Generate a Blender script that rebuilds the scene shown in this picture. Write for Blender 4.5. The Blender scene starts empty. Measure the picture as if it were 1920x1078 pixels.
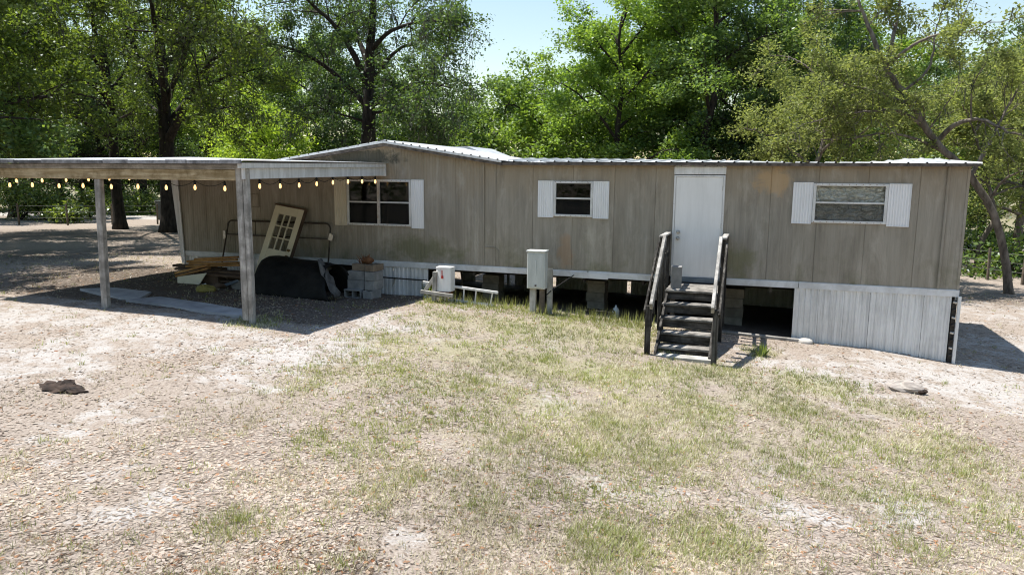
import bpy, math, random
import numpy as np
from mathutils import Vector, Matrix

# ------------------------------------------------------------------ camera, sky, sun, exposure
SC = bpy.context.scene
COL = SC.collection
R = math.radians
FPX, PITCH, ROLL, YAW = 1364.5, 0.14969, 0.00919, 0.32943     # focal length in photo pixels, angles in radians
CAM = np.array([0.0, -14.312, 1.864])
_c, _s = math.cos(YAW), math.sin(YAW)
FW = np.array([-_s * math.cos(PITCH), _c * math.cos(PITCH), -math.sin(PITCH)])
_rt = np.array([_c, _s, 0.0]); _up = np.cross(_rt, FW)
RT = _rt * math.cos(ROLL) + _up * math.sin(ROLL)
UP = -_rt * math.sin(ROLL) + _up * math.cos(ROLL)
cd = bpy.data.cameras.new('camera'); cam = bpy.data.objects.new('camera', cd); COL.objects.link(cam)
cd.sensor_fit = 'HORIZONTAL'; cd.sensor_width = 36.0; cd.lens = 36.0 * FPX / 1920.0
cd.clip_start = 0.1; cd.clip_end = 2000
m = Matrix.Identity(4)
for i in range(3):
    m[i][0] = RT[i]; m[i][1] = UP[i]; m[i][2] = -FW[i]; m[i][3] = CAM[i]
cam.matrix_world = m
SC.camera = cam

SUN_EL, SUN_AZ = R(68.0), R(-91.0)          # azimuth clockwise from +Y
w = bpy.data.worlds.new('World'); SC.world = w; w.use_nodes = True
nt = w.node_tree; nt.nodes.clear()
sky = nt.nodes.new('ShaderNodeTexSky'); sky.sky_type = 'NISHITA'; sky.sun_disc = False
sky.sun_elevation = SUN_EL; sky.sun_rotation = SUN_AZ; sky.air_density = 1.5; sky.dust_density = 0.3; sky.ozone_density = 0.3
bg = nt.nodes.new('ShaderNodeBackground'); bg.inputs['Strength'].default_value = 0.09
wo = nt.nodes.new('ShaderNodeOutputWorld')
nt.links.new(sky.outputs[0], bg.inputs[0]); nt.links.new(bg.outputs[0], wo.inputs[0])
sl = bpy.data.lights.new('sun', 'SUN'); sl.energy = 4.6; sl.angle = R(0.55); sl.color = (1.0, 0.955, 0.88)
so = bpy.data.objects.new('sun', sl); COL.objects.link(so)
tosun = Vector((math.sin(SUN_AZ) * math.cos(SUN_EL), math.cos(SUN_AZ) * math.cos(SUN_EL), math.sin(SUN_EL)))
so.rotation_euler = tosun.to_track_quat('Z', 'Y').to_euler(); so.location = (-20, -5, 40)
SC.view_settings.view_transform = 'Standard'; SC.view_settings.look = 'None'
SC.view_settings.exposure = 0.95; SC.view_settings.gamma = 1.0; SC.view_settings.use_curve_mapping = False
SC.render.engine = 'CYCLES'
SC.cycles.filter_width = 1.1
SC.cycles.use_denoising = True
SC.cycles.max_bounces = 7; SC.cycles.diffuse_bounces = 3; SC.cycles.glossy_bounces = 3
SC.cycles.transmission_bounces = 5; SC.cycles.transparent_max_bounces = 8
SC.cycles.caustics_reflective = False; SC.cycles.caustics_refractive = False

# ------------------------------------------------------------------ helpers
RNG = np.random.default_rng(11)
random.seed(5)

def ray(u, v):
    return FW + RT * (u - 960) / FPX + UP * (539 - v) / FPX
def at(u, v, Y):
    d = ray(u, v); t = (Y - CAM[1]) / d[1]
    return CAM + d * t

# terrain height from surveyed control points
_CP = np.array([(-13.6, 0, -.45), (-8, 0, -.74), (-6.9, -.3, -.71), (-5.5, -.7, -.72), (-4.4, -.7, -.78), (-2, -.8, -.93), (-1.1, -2.4, -1.06),
    (.8, 0, -1.08), (2, 0, -1.15), (3.3, 0, -1.27), (4.3, 0, -1.34), (-7.9, -4.5, -.56), (-10.9, -4.5, -.5), (-14, -4, -.48),
    (-4, -11, -.78), (-1.5, -10, -.95), (2, -8.5, -1.2), (-8, -9, -.62), (3, -4, -1.3), (-5, 2.2, -.95), (-7, 4.6, -1.02), (-5, 7, -1.02), (-1, 3, -1.12), (-10.5, 3, -.75), (-30, 12, -.65),
    (-45, 20, -.75), (7, 10, -1.35), (15, 20, -1.4), (-10, 12, -.85), (-60, -20, -.5), (40, 0, -1.6), (0, -40, -1.0), (-40, 60, -.9), (40, 60, -1.5),
    (-90, 60, -.9), (90, 60, -1.6), (0, 100, -1.2)])
def _phi(r): return np.sqrt(r * r + 1.5)
_n = len(_CP)
_A = np.zeros((_n + 1, _n + 1))
_A[:_n, :_n] = _phi(np.hypot(_CP[:, None, 0] - _CP[None, :, 0], _CP[:, None, 1] - _CP[None, :, 1])) + np.eye(_n) * .02
_A[:_n, _n] = 1; _A[_n, :_n] = 1
_W = np.linalg.solve(_A, np.append(_CP[:, 2], 0))
def vnoise(x, y, seed):
    xi = np.floor(x).astype(np.int64); yi = np.floor(y).astype(np.int64); xf = x - xi; yf = y - yi
    def h(a, b):
        n = (a * 374761393 + b * 668265263 + seed * 974711) & 0x7fffffff
        n = ((n ^ (n >> 13)) * 1274126177) & 0x7fffffff
        return ((n ^ (n >> 16)) & 0xffff) / 65535.0
    u = xf * xf * (3 - 2 * xf); v = yf * yf * (3 - 2 * yf)
    return (h(xi, yi) * (1 - u) + h(xi + 1, yi) * u) * (1 - v) + (h(xi, yi + 1) * (1 - u) + h(xi + 1, yi + 1) * u) * v
def fbm(x, y, seed, o=4):
    t = 0; a = .5
    for k in range(o):
        t = t + a * vnoise(x * 2 ** k, y * 2 ** k, seed + k); a *= .5
    return t / (1 - .5 ** o)
def gh(x, y):
    x = np.atleast_1d(np.asarray(x, float)); y = np.atleast_1d(np.asarray(y, float))
    z = np.full(x.shape, _W[_n])
    for i in range(_n): z = z + _W[i] * _phi(np.hypot(x - _CP[i, 0], y - _CP[i, 1]))
    z = np.clip(z, -1.75, -.4)
    near = np.clip(1 - np.hypot(x + 4, y + 4) / 26, 0, 1)
    z = z + near * ((fbm(x * .9, y * .9, 3) - .5) * .07 + (fbm(x * 4, y * 4, 9, 3) - .5) * .03)
    return z
def g1(x, y): return float(gh(x, y)[0])
def onground(u, v):
    d = ray(u, v); t = 6.0
    lo, hi = 3.0, 140.0
    for k in range(50):
        mid = (lo + hi) / 2; q = CAM + d * mid
        if q[2] > g1(q[0], q[1]): lo = mid
        else: hi = mid
    return CAM + d * lo
def spot(u, dist):
    d = ray(u, 333); d = d / math.hypot(d[0], d[1])
    x, y = CAM[0] + d[0] * dist, CAM[1] + d[1] * dist
    return np.array([x, y, g1(x, y)])

OFF = {}
def tag(o, label=None, cat=None, group=None, kind=None):
    if label: o['label'] = label
    if cat: o['category'] = cat
    if group: o['group'] = group
    if kind: o['kind'] = kind
    return o
def thing(name, loc, label, cat, group=None):
    o = bpy.data.objects.new(name, None); COL.objects.link(o); o.empty_display_size = .1
    o.location = tuple(float(a) for a in loc); OFF[o.name] = np.array(loc, float)
    return tag(o, label, cat, group)

def rotm(rx=0, ry=0, rz=0):
    return np.array((Matrix.Rotation(rz, 3, 'Z') @ Matrix.Rotation(ry, 3, 'Y') @ Matrix.Rotation(rx, 3, 'X')))
class MB:
    def __init__(s): s.v = []; s.f = []; s.n = 0
    def add(s, v, f):
        v = np.asarray(v, float).reshape(-1, 3); s.v.append(v)
        s.f += [tuple(int(i) + s.n for i in q) for q in f]; s.n += len(v); return s
    def box(s, x0, x1, y0, y1, z0, z1):
        v = [(x, y, z) for z in (z0, z1) for y in (y0, y1) for x in (x0, x1)]
        return s.add(v, [(0, 2, 3, 1), (4, 5, 7, 6), (0, 1, 5, 4), (2, 6, 7, 3), (0, 4, 6, 2), (1, 3, 7, 5)])
    def bbox(s, x0, x1, y0, y1, z0, z1, b=.006, M=None, c=(0, 0, 0)):
        # box with chamfered edges, optionally turned by M about c
        X, Y, Z = (x0, x1), (y0, y1), (z0, z1); v = []
        idx = {}
        for i in (0, 1):
            for j in (0, 1):
                for k in (0, 1):
                    dx, dy, dz = (b if i == 0 else -b), (b if j == 0 else -b), (b if k == 0 else -b)
                    idx[i, j, k, 0] = len(v); v.append((X[i], Y[j] + dy, Z[k] + dz))
                    idx[i, j, k, 1] = len(v); v.append((X[i] + dx, Y[j], Z[k] + dz))
                    idx[i, j, k, 2] = len(v); v.append((X[i] + dx, Y[j] + dy, Z[k]))
        f = []
        I = lambda i, j, k, a: idx[i, j, k, a]
        for i in (0, 1):
            q = [I(i, 0, 0, 0), I(i, 0, 1, 0), I(i, 1, 1, 0), I(i, 1, 0, 0)]; f.append(q if i == 0 else q[::-1])
            q = [I(0, i, 0, 1), I(1, i, 0, 1), I(1, i, 1, 1), I(0, i, 1, 1)]; f.append(q if i == 0 else q[::-1])
            q = [I(0, 0, i, 2), I(0, 1, i, 2), I(1, 1, i, 2), I(1, 0, i, 2)]; f.append(q if i == 0 else q[::-1])
        for j in (0, 1):
            for k in (0, 1):
                f.append([I(0, j, k, 1), I(1, j, k, 1), I(1, j, k, 2), I(0, j, k, 2)])
                f.append([I(j, 0, k, 0), I(j, 1, k, 0), I(j, 1, k, 2), I(j, 0, k, 2)])
                f.append([I(j, k, 0, 0), I(j, k, 1, 0), I(j, k, 1, 1), I(j, k, 0, 1)])
                for i in (0, 1): f.append([I(i, j, k, 0), I(i, j, k, 1), I(i, j, k, 2)])
        v = np.array(v)
        if M is not None: v = (v - np.array(c)) @ np.asarray(M).T + np.array(c)
        return s.add(v, f)
    def beam(s, a, b, wd, th, upv=(0, 0, 1), bev=.006):
        # board from a to b: width wd across, thickness th along upv
        a = np.array(a, float); b = np.array(b, float); d = b - a; L = np.linalg.norm(d); d /= L
        u = np.array(upv, float); sd = np.cross(d, u); sd /= np.linalg.norm(sd); u = np.cross(sd, d)
        M = np.array([d, sd, u]).T
        t = MB().bbox(0, L, -wd / 2, wd / 2, -th / 2, th / 2, bev)
        return s.add(np.concatenate(t.v) @ M.T + a, t.f)
    def tube(s, pts, r, sides=8, cap=True):
        pts = np.asarray(pts, float); n = len(pts); r = np.broadcast_to(np.asarray(r, float), (n,))
        tg = np.gradient(pts, axis=0); tg /= np.linalg.norm(tg, axis=1)[:, None] + 1e-9
        ref = np.array([0, 0, 1.]) if abs(tg[0][2]) < .9 else np.array([1., 0, 0])
        V = []; a = np.linspace(0, 2 * np.pi, sides, endpoint=False)
        u = np.cross(tg[0], ref); u /= np.linalg.norm(u)
        for i in range(n):
            u = u - tg[i] * (u @ tg[i]); u /= np.linalg.norm(u) + 1e-9; w_ = np.cross(tg[i], u)
            V.append(pts[i] + r[i] * (np.cos(a)[:, None] * u + np.sin(a)[:, None] * w_))
        f = []
        for i in range(n - 1):
            for k in range(sides):
                k2 = (k + 1) % sides
                f.append((i * sides + k, i * sides + k2, (i + 1) * sides + k2, (i + 1) * sides + k))
        if cap: f.append(tuple(range(sides))[::-1]); f.append(tuple((n - 1) * sides + k for k in range(sides)))
        return s.add(np.concatenate(V), f)
    def prism(s, prof, ax, a0, a1):
        # prof: 2D outline (ccw); extruded along axis ax ('x','y','z') between a0 and a1
        n = len(prof); V = []
        for a_ in (a0, a1):
            for (p, q) in prof:
                V.append({'x': (a_, p, q), 'y': (p, a_, q), 'z': (p, q, a_)}[ax])
        f = [(k, (k + 1) % n, n + (k + 1) % n, n + k) for k in range(n)] + [tuple(range(n))[::-1], tuple(range(n, 2 * n))]
        return s.add(V, f)
    def turn(s, M, c):
        c = np.array(c, float); s.v = [(q - c) @ np.asarray(M).T + c for q in s.v]; return s
    def build(s, name, mat, parent=None, smooth=False, loc=None):
        v = np.concatenate(s.v)
        off = OFF[parent.name] if parent is not None else (np.array(loc, float) if loc is not None else np.array([v[:, 0].mean(), v[:, 1].mean(), v[:, 2].min()]))
        me = bpy.data.meshes.new(name); me.from_pydata((v - off).tolist(), [], s.f)
        me.materials.append(MATS[mat] if isinstance(mat, str) else mat)
        if smooth: me.polygons.foreach_set('use_smooth', [True] * len(me.polygons))
        me.update()
        o = bpy.data.objects.new(name, me); COL.objects.link(o); OFF[o.name] = off
        if parent is not None: o.parent = parent
        else: o.location = off
        return o
def fastmesh(name, verts, faces_per, mat, nverts_per):
    """many equal small faces: verts (N*k,3); each face k corners"""
    me = bpy.data.meshes.new(name); N = len(verts) // nverts_per
    me.vertices.add(len(verts)); me.vertices.foreach_set('co', np.ascontiguousarray(verts, np.float32).ravel())
    F = np.asarray(faces_per, np.int32); nf, k = F.shape
    idx = (F[None] + (np.arange(N, dtype=np.int32) * nverts_per)[:, None, None]).reshape(-1)
    me.loops.add(len(idx)); me.loops.foreach_set('vertex_index', idx)
    me.polygons.add(N * nf); me.polygons.foreach_set('loop_start', np.arange(0, N * nf * k, k, dtype=np.int32))
    me.polygons.foreach_set('loop_total', np.full(N * nf, k, np.int32))
    me.materials.append(MATS[mat]); me.update(calc_edges=True); me.validate()
    return me

# ------------------------------------------------------------------ materials
MATS = {}
class NT:
    def __init__(s, name):
        s.m = bpy.data.materials.new(name); s.m.use_nodes = True; s.t = s.m.node_tree; s.t.nodes.clear(); MATS[name] = s.m
        s.out = s.t.nodes.new('ShaderNodeOutputMaterial')
    def n(s, ty, **kw):
        q = s.t.nodes.new(ty)
        for k, v in kw.items():
            if k.startswith('i_'):
                key = k[2:]; key = int(key) if key.isdigit() else key.replace('_', ' ')
                q.inputs[key].default_value = v
            else: setattr(q, k, v)
        return q
    def l(s, a, b): s.t.links.new(a, b)
    def coord(s, scale=(1, 1, 1), kind='Object', loc=(0, 0, 0)):
        tc = s.n('ShaderNodeTexCoord'); mp = s.n('ShaderNodeMapping'); mp.inputs['Scale'].default_value = scale; mp.inputs['Location'].default_value = loc
        s.l(tc.outputs[kind], mp.inputs[0]); return mp.outputs[0]
    def noise(s, vec, scale, detail=5, rough=.6, dist=0):
        q = s.n('ShaderNodeTexNoise'); q.inputs['Scale'].default_value = scale; q.inputs['Detail'].default_value = detail
        q.inputs['Roughness'].default_value = rough; q.inputs['Distortion'].default_value = dist
        if vec is not None: s.l(vec, q.inputs['Vector'])
        return q.outputs[0]
    def ramp(s, fac, stops):
        q = s.n('ShaderNodeValToRGB'); e = q.color_ramp.elements
        while len(e) > 1: e.remove(e[-1])
        for i, (p, c) in enumerate(stops):
            el = e[0] if i == 0 else e.new(p)
            el.position = p; c = (c, c, c) if isinstance(c, (int, float)) else c
            el.color = (c[0], c[1], c[2], 1)
        s.l(fac, q.inputs[0]); return q.outputs[0]
    def mix(s, fac, a, b, mode='MIX'):
        q = s.n('ShaderNodeMix', data_type='RGBA', blend_type=mode)
        for ix, val in ((0, fac), (6, a), (7, b)):
            sock = q.inputs[ix]
            if hasattr(val, 'links'): s.l(val, sock)
            elif ix == 0: sock.default_value = float(val)
            elif isinstance(val, (int, float)): sock.default_value = (val, val, val, 1)
            else: sock.default_value = (*val[:3], 1)
        return q.outputs[2]
    def math(s, op, a, b=0.0):
        q = s.n('ShaderNodeMath', operation=op)
        for k, val in ((0, a), (1, b)):
            if hasattr(val, 'links'): s.l(val, q.inputs[k])
            else: q.inputs[k].default_value = val
        return q.outputs[0]
    def bsdf(s, col, rough=.7, metal=0.0, spec=.3, bump=None, bstr=.2, bdist=.01, **kw):
        q = s.n('ShaderNodeBsdfPrincipled')
        for sock, val in (('Base Color', col), ('Roughness', rough), ('Metallic', metal)):
            if hasattr(val, 'links'): s.l(val, q.inputs[sock])
            else: q.inputs[sock].default_value = val if not isinstance(val, tuple) else (*val[:3], 1)
        q.inputs['Specular IOR Level'].default_value = spec
        if bump is not None:
            b = s.n('ShaderNodeBump'); b.inputs['Strength'].default_value = bstr; b.inputs['Distance'].default_value = bdist
            s.l(bump, b.inputs['Height']); s.l(b.outputs[0], q.inputs['Normal'])
        for k, v in kw.items(): q.inputs[k].default_value = v
        s.l(q.outputs[0], s.out.inputs[0]); return q
def simple(name, c1, c2, nscale=6, scale=(1, 1, 1), rough=.7, metal=0., spec=.3, bstr=.15, bscale=None, lo=.35, hi=.65, rand=.12, dist=0):
    k = NT(name); v = k.coord(scale)
    oi = k.n('ShaderNodeObjectInfo')
    va = k.n('ShaderNodeVectorMath', operation='ADD'); k.l(v, va.inputs[0])
    cmb = k.n('ShaderNodeCombineXYZ'); mm = k.math('MULTIPLY', oi.outputs['Random'], 37.0); k.l(mm, cmb.inputs[0]); k.l(mm, cmb.inputs[1]); k.l(mm, cmb.inputs[2])
    k.l(cmb.outputs[0], va.inputs[1]); v = va.outputs[0]
    n1 = k.noise(v, nscale, 6, .62, dist)
    col = k.ramp(n1, [(lo, c1), (hi, c2)])
    val = k.ramp(oi.outputs['Random'], [(0, 1 - rand), (1, 1 + rand)])
    col = k.mix(1.0, col, val, 'MULTIPLY')
    b = k.noise(v, bscale or nscale * 4, 4, .6)
    k.bsdf(col, rough, metal, spec, b, bstr); return k.m

# siding: weathered tan-grey metal with streaks, rust, algae
def siding():
    k = NT('siding'); v = k.coord()
    oi = k.n('ShaderNodeObjectInfo')
    st = k.noise(k.coord((4.5, 4.5, .40)), 1.0, 7, .62, .3)
    st2 = k.noise(k.coord((26, 26, .7)), 1.0, 5, .6)
    big = k.noise(k.coord((.9, .9, .8)), 1.0, 5, .6)
    c = k.ramp(st, [(.26, (.20, .180, .148)), (.45, (.273, .246, .200)), (.60, (.320, .292, .243)), (.78, (.422, .392, .336))])
    c = k.mix(k.ramp(st2, [(.47, 0.0), (.75, .38)]), c, (.15, .135, .11))
    # browner stain near the eave, grey wash lower down
    sep = k.n('ShaderNodeSeparateXYZ'); tc = k.n('ShaderNodeTexCoord'); k.l(tc.outputs['Object'], sep.inputs[0])
    zz = k.math('ADD', sep.outputs[2], k.math('MULTIPLY', k.math('SUBTRACT', big, .5), .9))
    c = k.mix(k.ramp(k.math('MULTIPLY', zz, .2857), [(.66, 0.0), (.90, .60)]), c, (.30, .225, .135))
    # algae and mildew patches
    al = k.noise(k.coord((1.1, 1.1, .9), loc=(7, 3, 2)), 1.3, 6, .65, .4)
    low = k.ramp(k.math('MULTIPLY', sep.outputs[2], .2857), [(.29, .8), (.46, .15), (.7, 0.0)])
    c = k.mix(k.math('MULTIPLY', k.ramp(al, [(.50, 0.0), (.68, 1.0)]), low), c, (.125, .125, .06))
    dk = k.noise(k.coord((2.2, 2.2, .55), loc=(1, 9, 4)), 1.2, 6, .7, .6)
    c = k.mix(k.ramp(dk, [(.52, 0.0), (.74, .50)]), c, (.145, .128, .102))
    lt = k.noise(k.coord((3.0, 3.0, .9), loc=(4, 2, 8)), 1.1, 5, .7, .5)
    c = k.mix(k.ramp(lt, [(.52, 0.0), (.74, .55)]), c, (.47, .43, .365))
    def blot(cx_, cz_, rx_, rz_, colr, amt, ns, thr):
        dx_ = k.math('DIVIDE', k.math('SUBTRACT', sep.outputs[0], cx_), rx_); dz_ = k.math('DIVIDE', k.math('SUBTRACT', sep.outputs[2], cz_), rz_)
        d_ = k.math('SQRT', k.math('ADD', k.math('MULTIPLY', dx_, dx_), k.math('MULTIPLY', dz_, dz_)))
        e_ = k.math('SUBTRACT', k.math('ADD', k.math('SUBTRACT', 1.0, d_), k.math('MULTIPLY', k.math('SUBTRACT', k.noise(k.coord((1, 1, 1), loc=(cx_, 0, cz_)), ns, 6, .7, .5), .5), 1.8)), thr)
        return k.mix(k.ramp(e_, [(.05, 0.0), (.45, amt)]), c, colr)
    c = blot(-3.4, 3.28, 1.3, .22, (.045, .045, .032), .85, 5, .05)     # mould under the gable (object space of the home)
    c = blot(5.25, 2.85, .45, .35, (.46, .31, .16), .7, 4, .1)          # peeled paint right of the door
    c = blot(1.35, 1.35, .22, .5, (.36, .22, .12), .5, 5, .1)           # rust run by the meter box
    c = blot(-1.9, 1.3, 1.6, .45, (.13, .13, .062), .7, 2.5, .25)       # algae low on the wall
    c = blot(4.7, 1.35, .5, .5, (.17, .165, .08), .6, 3, .2)
    # rust trickles
    ru = k.noise(k.coord((5, 5, .5), loc=(11, 5, 0)), 1.0, 4, .5)
    c = k.mix(k.ramp(ru, [(.68, 0.0), (.80, .45)]), c, (.33, .17, .07))
    val = k.ramp(oi.outputs['Random'], [(0, .95), (1, 1.05)]); c = k.mix(1.0, c, val, 'MULTIPLY')
    k.bsdf(c, .62, 0, .25, k.noise(v, 3.0, 3, .5), .12, .03)
siding()
def whitepaint(name, base, dirt, amount=.5, streak=True, rough=.55, rust=0.0):
    k = NT(name); v = k.coord()
    oi = k.n('ShaderNodeObjectInfo')
    cmb = k.n('ShaderNodeCombineXYZ'); mm = k.math('MULTIPLY', oi.outputs['Random'], 23.0)
    k.l(mm, cmb.inputs[0]); k.l(mm, cmb.inputs[1])
    va = k.n('ShaderNodeVectorMath', operation='ADD'); k.l(k.coord((11, 11, .8) if streak else (3, 3, 3)), va.inputs[0]); k.l(cmb.outputs[0], va.inputs[1])
    d = k.noise(va.outputs[0], 1.0, 7, .7, .3)
    c = k.mix(k.ramp(d, [(.42, 0.0), (.8, amount)]), base, dirt)
    bn = k.noise(v, 1.4, 6, .65); c = k.mix(k.ramp(bn, [(.45, 0.0), (.75, amount * .5)]), c, dirt)
    if rust:
        r_ = k.noise(v, 22, 4, .7); c = k.mix(k.ramp(r_, [(.62, 0.0), (.70, rust)]), c, (.20, .10, .05))
    k.bsdf(c, rough, 0, .35, k.noise(v, 14, 3), .06, .01)
whitepaint('white_shutter', (.80, .80, .80), (.40, .40, .38), .25)
whitepaint('shutter_cream', (.66, .60, .48), (.40, .35, .26), .3)
whitepaint('white_door', (.80, .79, .77), (.58, .57, .54), .45, rough=.4)
whitepaint('white_trim', (.76, .76, .75), (.30, .29, .26), .55, rust=.3)
whitepaint('band', (.68, .69, .70), (.26, .25, .23), .7, streak=False)
whitepaint('skirting', (.74, .74, .73), (.20, .195, .18), .62, rough=.5)
whitepaint('carport_white', (.64, .65, .66), (.22, .21, .19), .75)
whitepaint('window_frame', (.66, .66, .64), (.30, .28, .25), .6, streak=False, rust=.75)
whitepaint('rust_frame', (.55, .52, .48), (.22, .15, .10), .9, streak=False, rust=1.0)
whitepaint('mailbox_white', (.80, .81, .82), (.55, .52, .46), .35, rough=.35)
whitepaint('old_door_white', (.72, .66, .50), (.48, .42, .30), .4, streak=False)
simple('metal_roof', (.42, .43, .44), (.58, .59, .60), 2.5, rough=.42, metal=.25, spec=.5, bstr=.03)
simple('carport_roof', (.50, .51, .53), (.68, .69, .71), 3, (1, .5, 1), rough=.5, metal=.1, rand=.15, bstr=.05)
simple('drip_edge', (.05, .042, .036), (.16, .135, .115), 9, rough=.7)
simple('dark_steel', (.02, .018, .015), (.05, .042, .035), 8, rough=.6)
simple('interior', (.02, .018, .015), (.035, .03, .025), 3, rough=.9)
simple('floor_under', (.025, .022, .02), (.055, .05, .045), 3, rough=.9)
simple('concrete', (.14, .13, .11), (.25, .235, .205), 4, rough=.9, bstr=.3)
simple('slab_concrete', (.25, .25, .26), (.40, .40, .41), 2.5, rough=.9, bstr=.3)
simple('block_pale', (.21, .21, .205), (.33, .325, .315), 5, rough=.9, bstr=.3)
simple('block_brown', (.15, .115, .08), (.27, .21, .155), 5, rough=.9, bstr=.3)
simple('grey_box', (.48, .51, .50), (.60, .63, .62), 3, (3, 3, .6), rough=.45, spec=.4, bstr=.04)
simple('yellow_lumber', (.50, .24, .07), (.66, .36, .12), 3, rough=.75)
simple('brown_board', (.075, .048, .032), (.14, .095, .065), 4, rough=.85)
simple('black_plastic', (.006, .006, .006), (.016, .016, .015), 3, rough=.7, spec=.15, bstr=.8, bscale=5)
simple('edge_grey', (.10, .10, .105), (.30, .30, .31), 3, (2, 2, 2), rough=.7, rand=.5)
simple('tube_metal', (.04, .033, .026), (.085, .07, .055), 12, rough=.5, metal=.3)
simple('steel_bright', (.35, .34, .32), (.55, .54, .50), 12, rough=.35, metal=.7)
simple('brass', (.16, .11, .045), (.28, .19, .08), 12, rough=.35, metal=.8)
simple('red_flag', (.35, .03, .02), (.5, .05, .04), 9, rough=.6)
simple('rust', (.10, .045, .02), (.22, .10, .045), 14, rough=.9)
simple('tarp', (.06, .058, .055), (.15, .145, .14), 6, rough=.7, bstr=.4)
simple('bin_plastic', (.05, .06, .06), (.08, .09, .09), 4, rough=.6)
simple('rock', (.40, .38, .35), (.62, .60, .56), 5, rough=.9, bstr=.5)
simple('charred', (.015, .011, .009), (.07, .046, .034), 7, rough=.95, bstr=.6)
simple('stump', (.24, .21, .19), (.42, .38, .34), 6, (1, 1, 3), rough=.95, bstr=.6)
simple('fence_wood', (.08, .065, .05), (.17, .14, .11), 7, rough=.9)
simple('wire', (.05, .05, .05), (.09, .09, .09), 7, rough=.6)
simple('cable', (.008, .008, .008), (.015, .015, .015), 7, rough=.6)
simple('yellow_bag', (.20, .165, .04), (.32, .27, .08), 5, rough=.7)
simple('bottle', (.40, .45, .45), (.5, .55, .55), 5, rough=.3)
simple('blue_board', (.10, .125, .15), (.16, .19, .21), 5, rough=.8)
def wood(name, axis, dark, light, lo=.38, hi=.66):
    sc = [16, 16, 16]; sc['xyz'.index(axis)] = 1.1
    k = NT(name); oi = k.n('ShaderNodeObjectInfo')
    cmb = k.n('ShaderNodeCombineXYZ'); mm = k.math('MULTIPLY', oi.outputs['Random'], 51.0)
    for i in range(3): k.l(mm, cmb.inputs[i])
    va = k.n('ShaderNodeVectorMath', operation='ADD'); k.l(k.coord(tuple(sc)), va.inputs[0]); k.l(cmb.outputs[0], va.inputs[1])
    g = k.noise(va.outputs[0], 1.0, 7, .7, .5)
    bl = k.noise(k.coord((1, 1, 1)), 4.0, 6, .65)
    c = k.ramp(g, [(lo, dark), (hi, light)])
    c = k.mix(k.ramp(bl, [(.44, 0.0), (.62, .75)]), c, tuple(a * .75 for a in dark))
    val = k.ramp(oi.outputs['Random'], [(0, .8), (1, 1.2)]); c = k.mix(1.0, c, val, 'MULTIPLY')
    k.bsdf(c, .88, 0, .2, g, .5, .012)
for ax in 'xyz':
    wood('step_wood_' + ax, ax, (.018, .016, .014), (.19, .178, .162), .40, .76)  # dark weathered wood, with the shade on the risers put into the tone
    wood('grey_wood_' + ax, ax, (.19, .18, .165), (.46, .44, .41), .34, .64)
wood('sunlit_tread_wood', 'x', (.06, .055, .05), (.46, .435, .40), .36, .66)  # weathered treads, paler than the risers: sun on their tops painted in
wood('beam_wood', 'x', (.20, .145, .07), (.46, .39, .27), .34, .64)
wood('pale_wood_x', 'x', (.34, .33, .30), (.60, .58, .54))
wood('pale_wood_z', 'z', (.34, .33, .30), (.60, .58, .54))
wood('lumber_x', 'x', (.27, .135, .045), (.50, .29, .115))

def glass():
    k = NT('glass'); t = k.n('ShaderNodeBsdfTransparent'); t.inputs[0].default_value = (.94, .95, .94, 1)
    g = k.n('ShaderNodeBsdfGlossy'); g.inputs['Roughness'].default_value = .03
    b = k.n('ShaderNodeBump'); b.inputs['Strength'].default_value = .04; b.inputs['Distance'].default_value = .02
    k.l(k.noise(k.coord(), 2.2, 2), b.inputs['Height']); k.l(b.outputs[0], g.inputs['Normal'])
    f = k.n('ShaderNodeFresnel'); f.inputs[0].default_value = 1.33
    mx = k.n('ShaderNodeMixShader'); k.l(f.outputs[0], mx.inputs[0]); k.l(t.outputs[0], mx.inputs[1]); k.l(g.outputs[0], mx.inputs[2]); k.l(mx.outputs[0], k.out.inputs[0])
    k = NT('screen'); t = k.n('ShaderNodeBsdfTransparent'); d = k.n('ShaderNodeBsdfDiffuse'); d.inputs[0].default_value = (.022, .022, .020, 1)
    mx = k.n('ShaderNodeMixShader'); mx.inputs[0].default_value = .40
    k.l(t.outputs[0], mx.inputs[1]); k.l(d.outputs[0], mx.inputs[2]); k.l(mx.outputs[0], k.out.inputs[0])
    k = NT('light_screen'); t = k.n('ShaderNodeBsdfTransparent'); d = k.n('ShaderNodeBsdfDiffuse'); d.inputs[0].default_value = (.06, .06, .055, 1)
    mx = k.n('ShaderNodeMixShader'); mx.inputs[0].default_value = .22
    k.l(t.outputs[0], mx.inputs[1]); k.l(d.outputs[0], mx.inputs[2]); k.l(mx.outputs[0], k.out.inputs[0])
    k = NT('bulb'); e = k.n('ShaderNodeEmission'); e.inputs[0].default_value = (1, .58, .22, 1); e.inputs[1].default_value = 1.5; k.l(e.outputs[0], k.out.inputs[0])
    k = NT('foil'); v = k.coord()
    b1 = k.noise(k.coord((1, 1, 1.6)), 7, 5, .6, 1.2)
    k.bsdf(k.ramp(b1, [(.3, (.60, .59, .55)), (.7, (.92, .91, .87))]), .30, .45, .9, b1, .8, .04)
glass()
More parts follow.
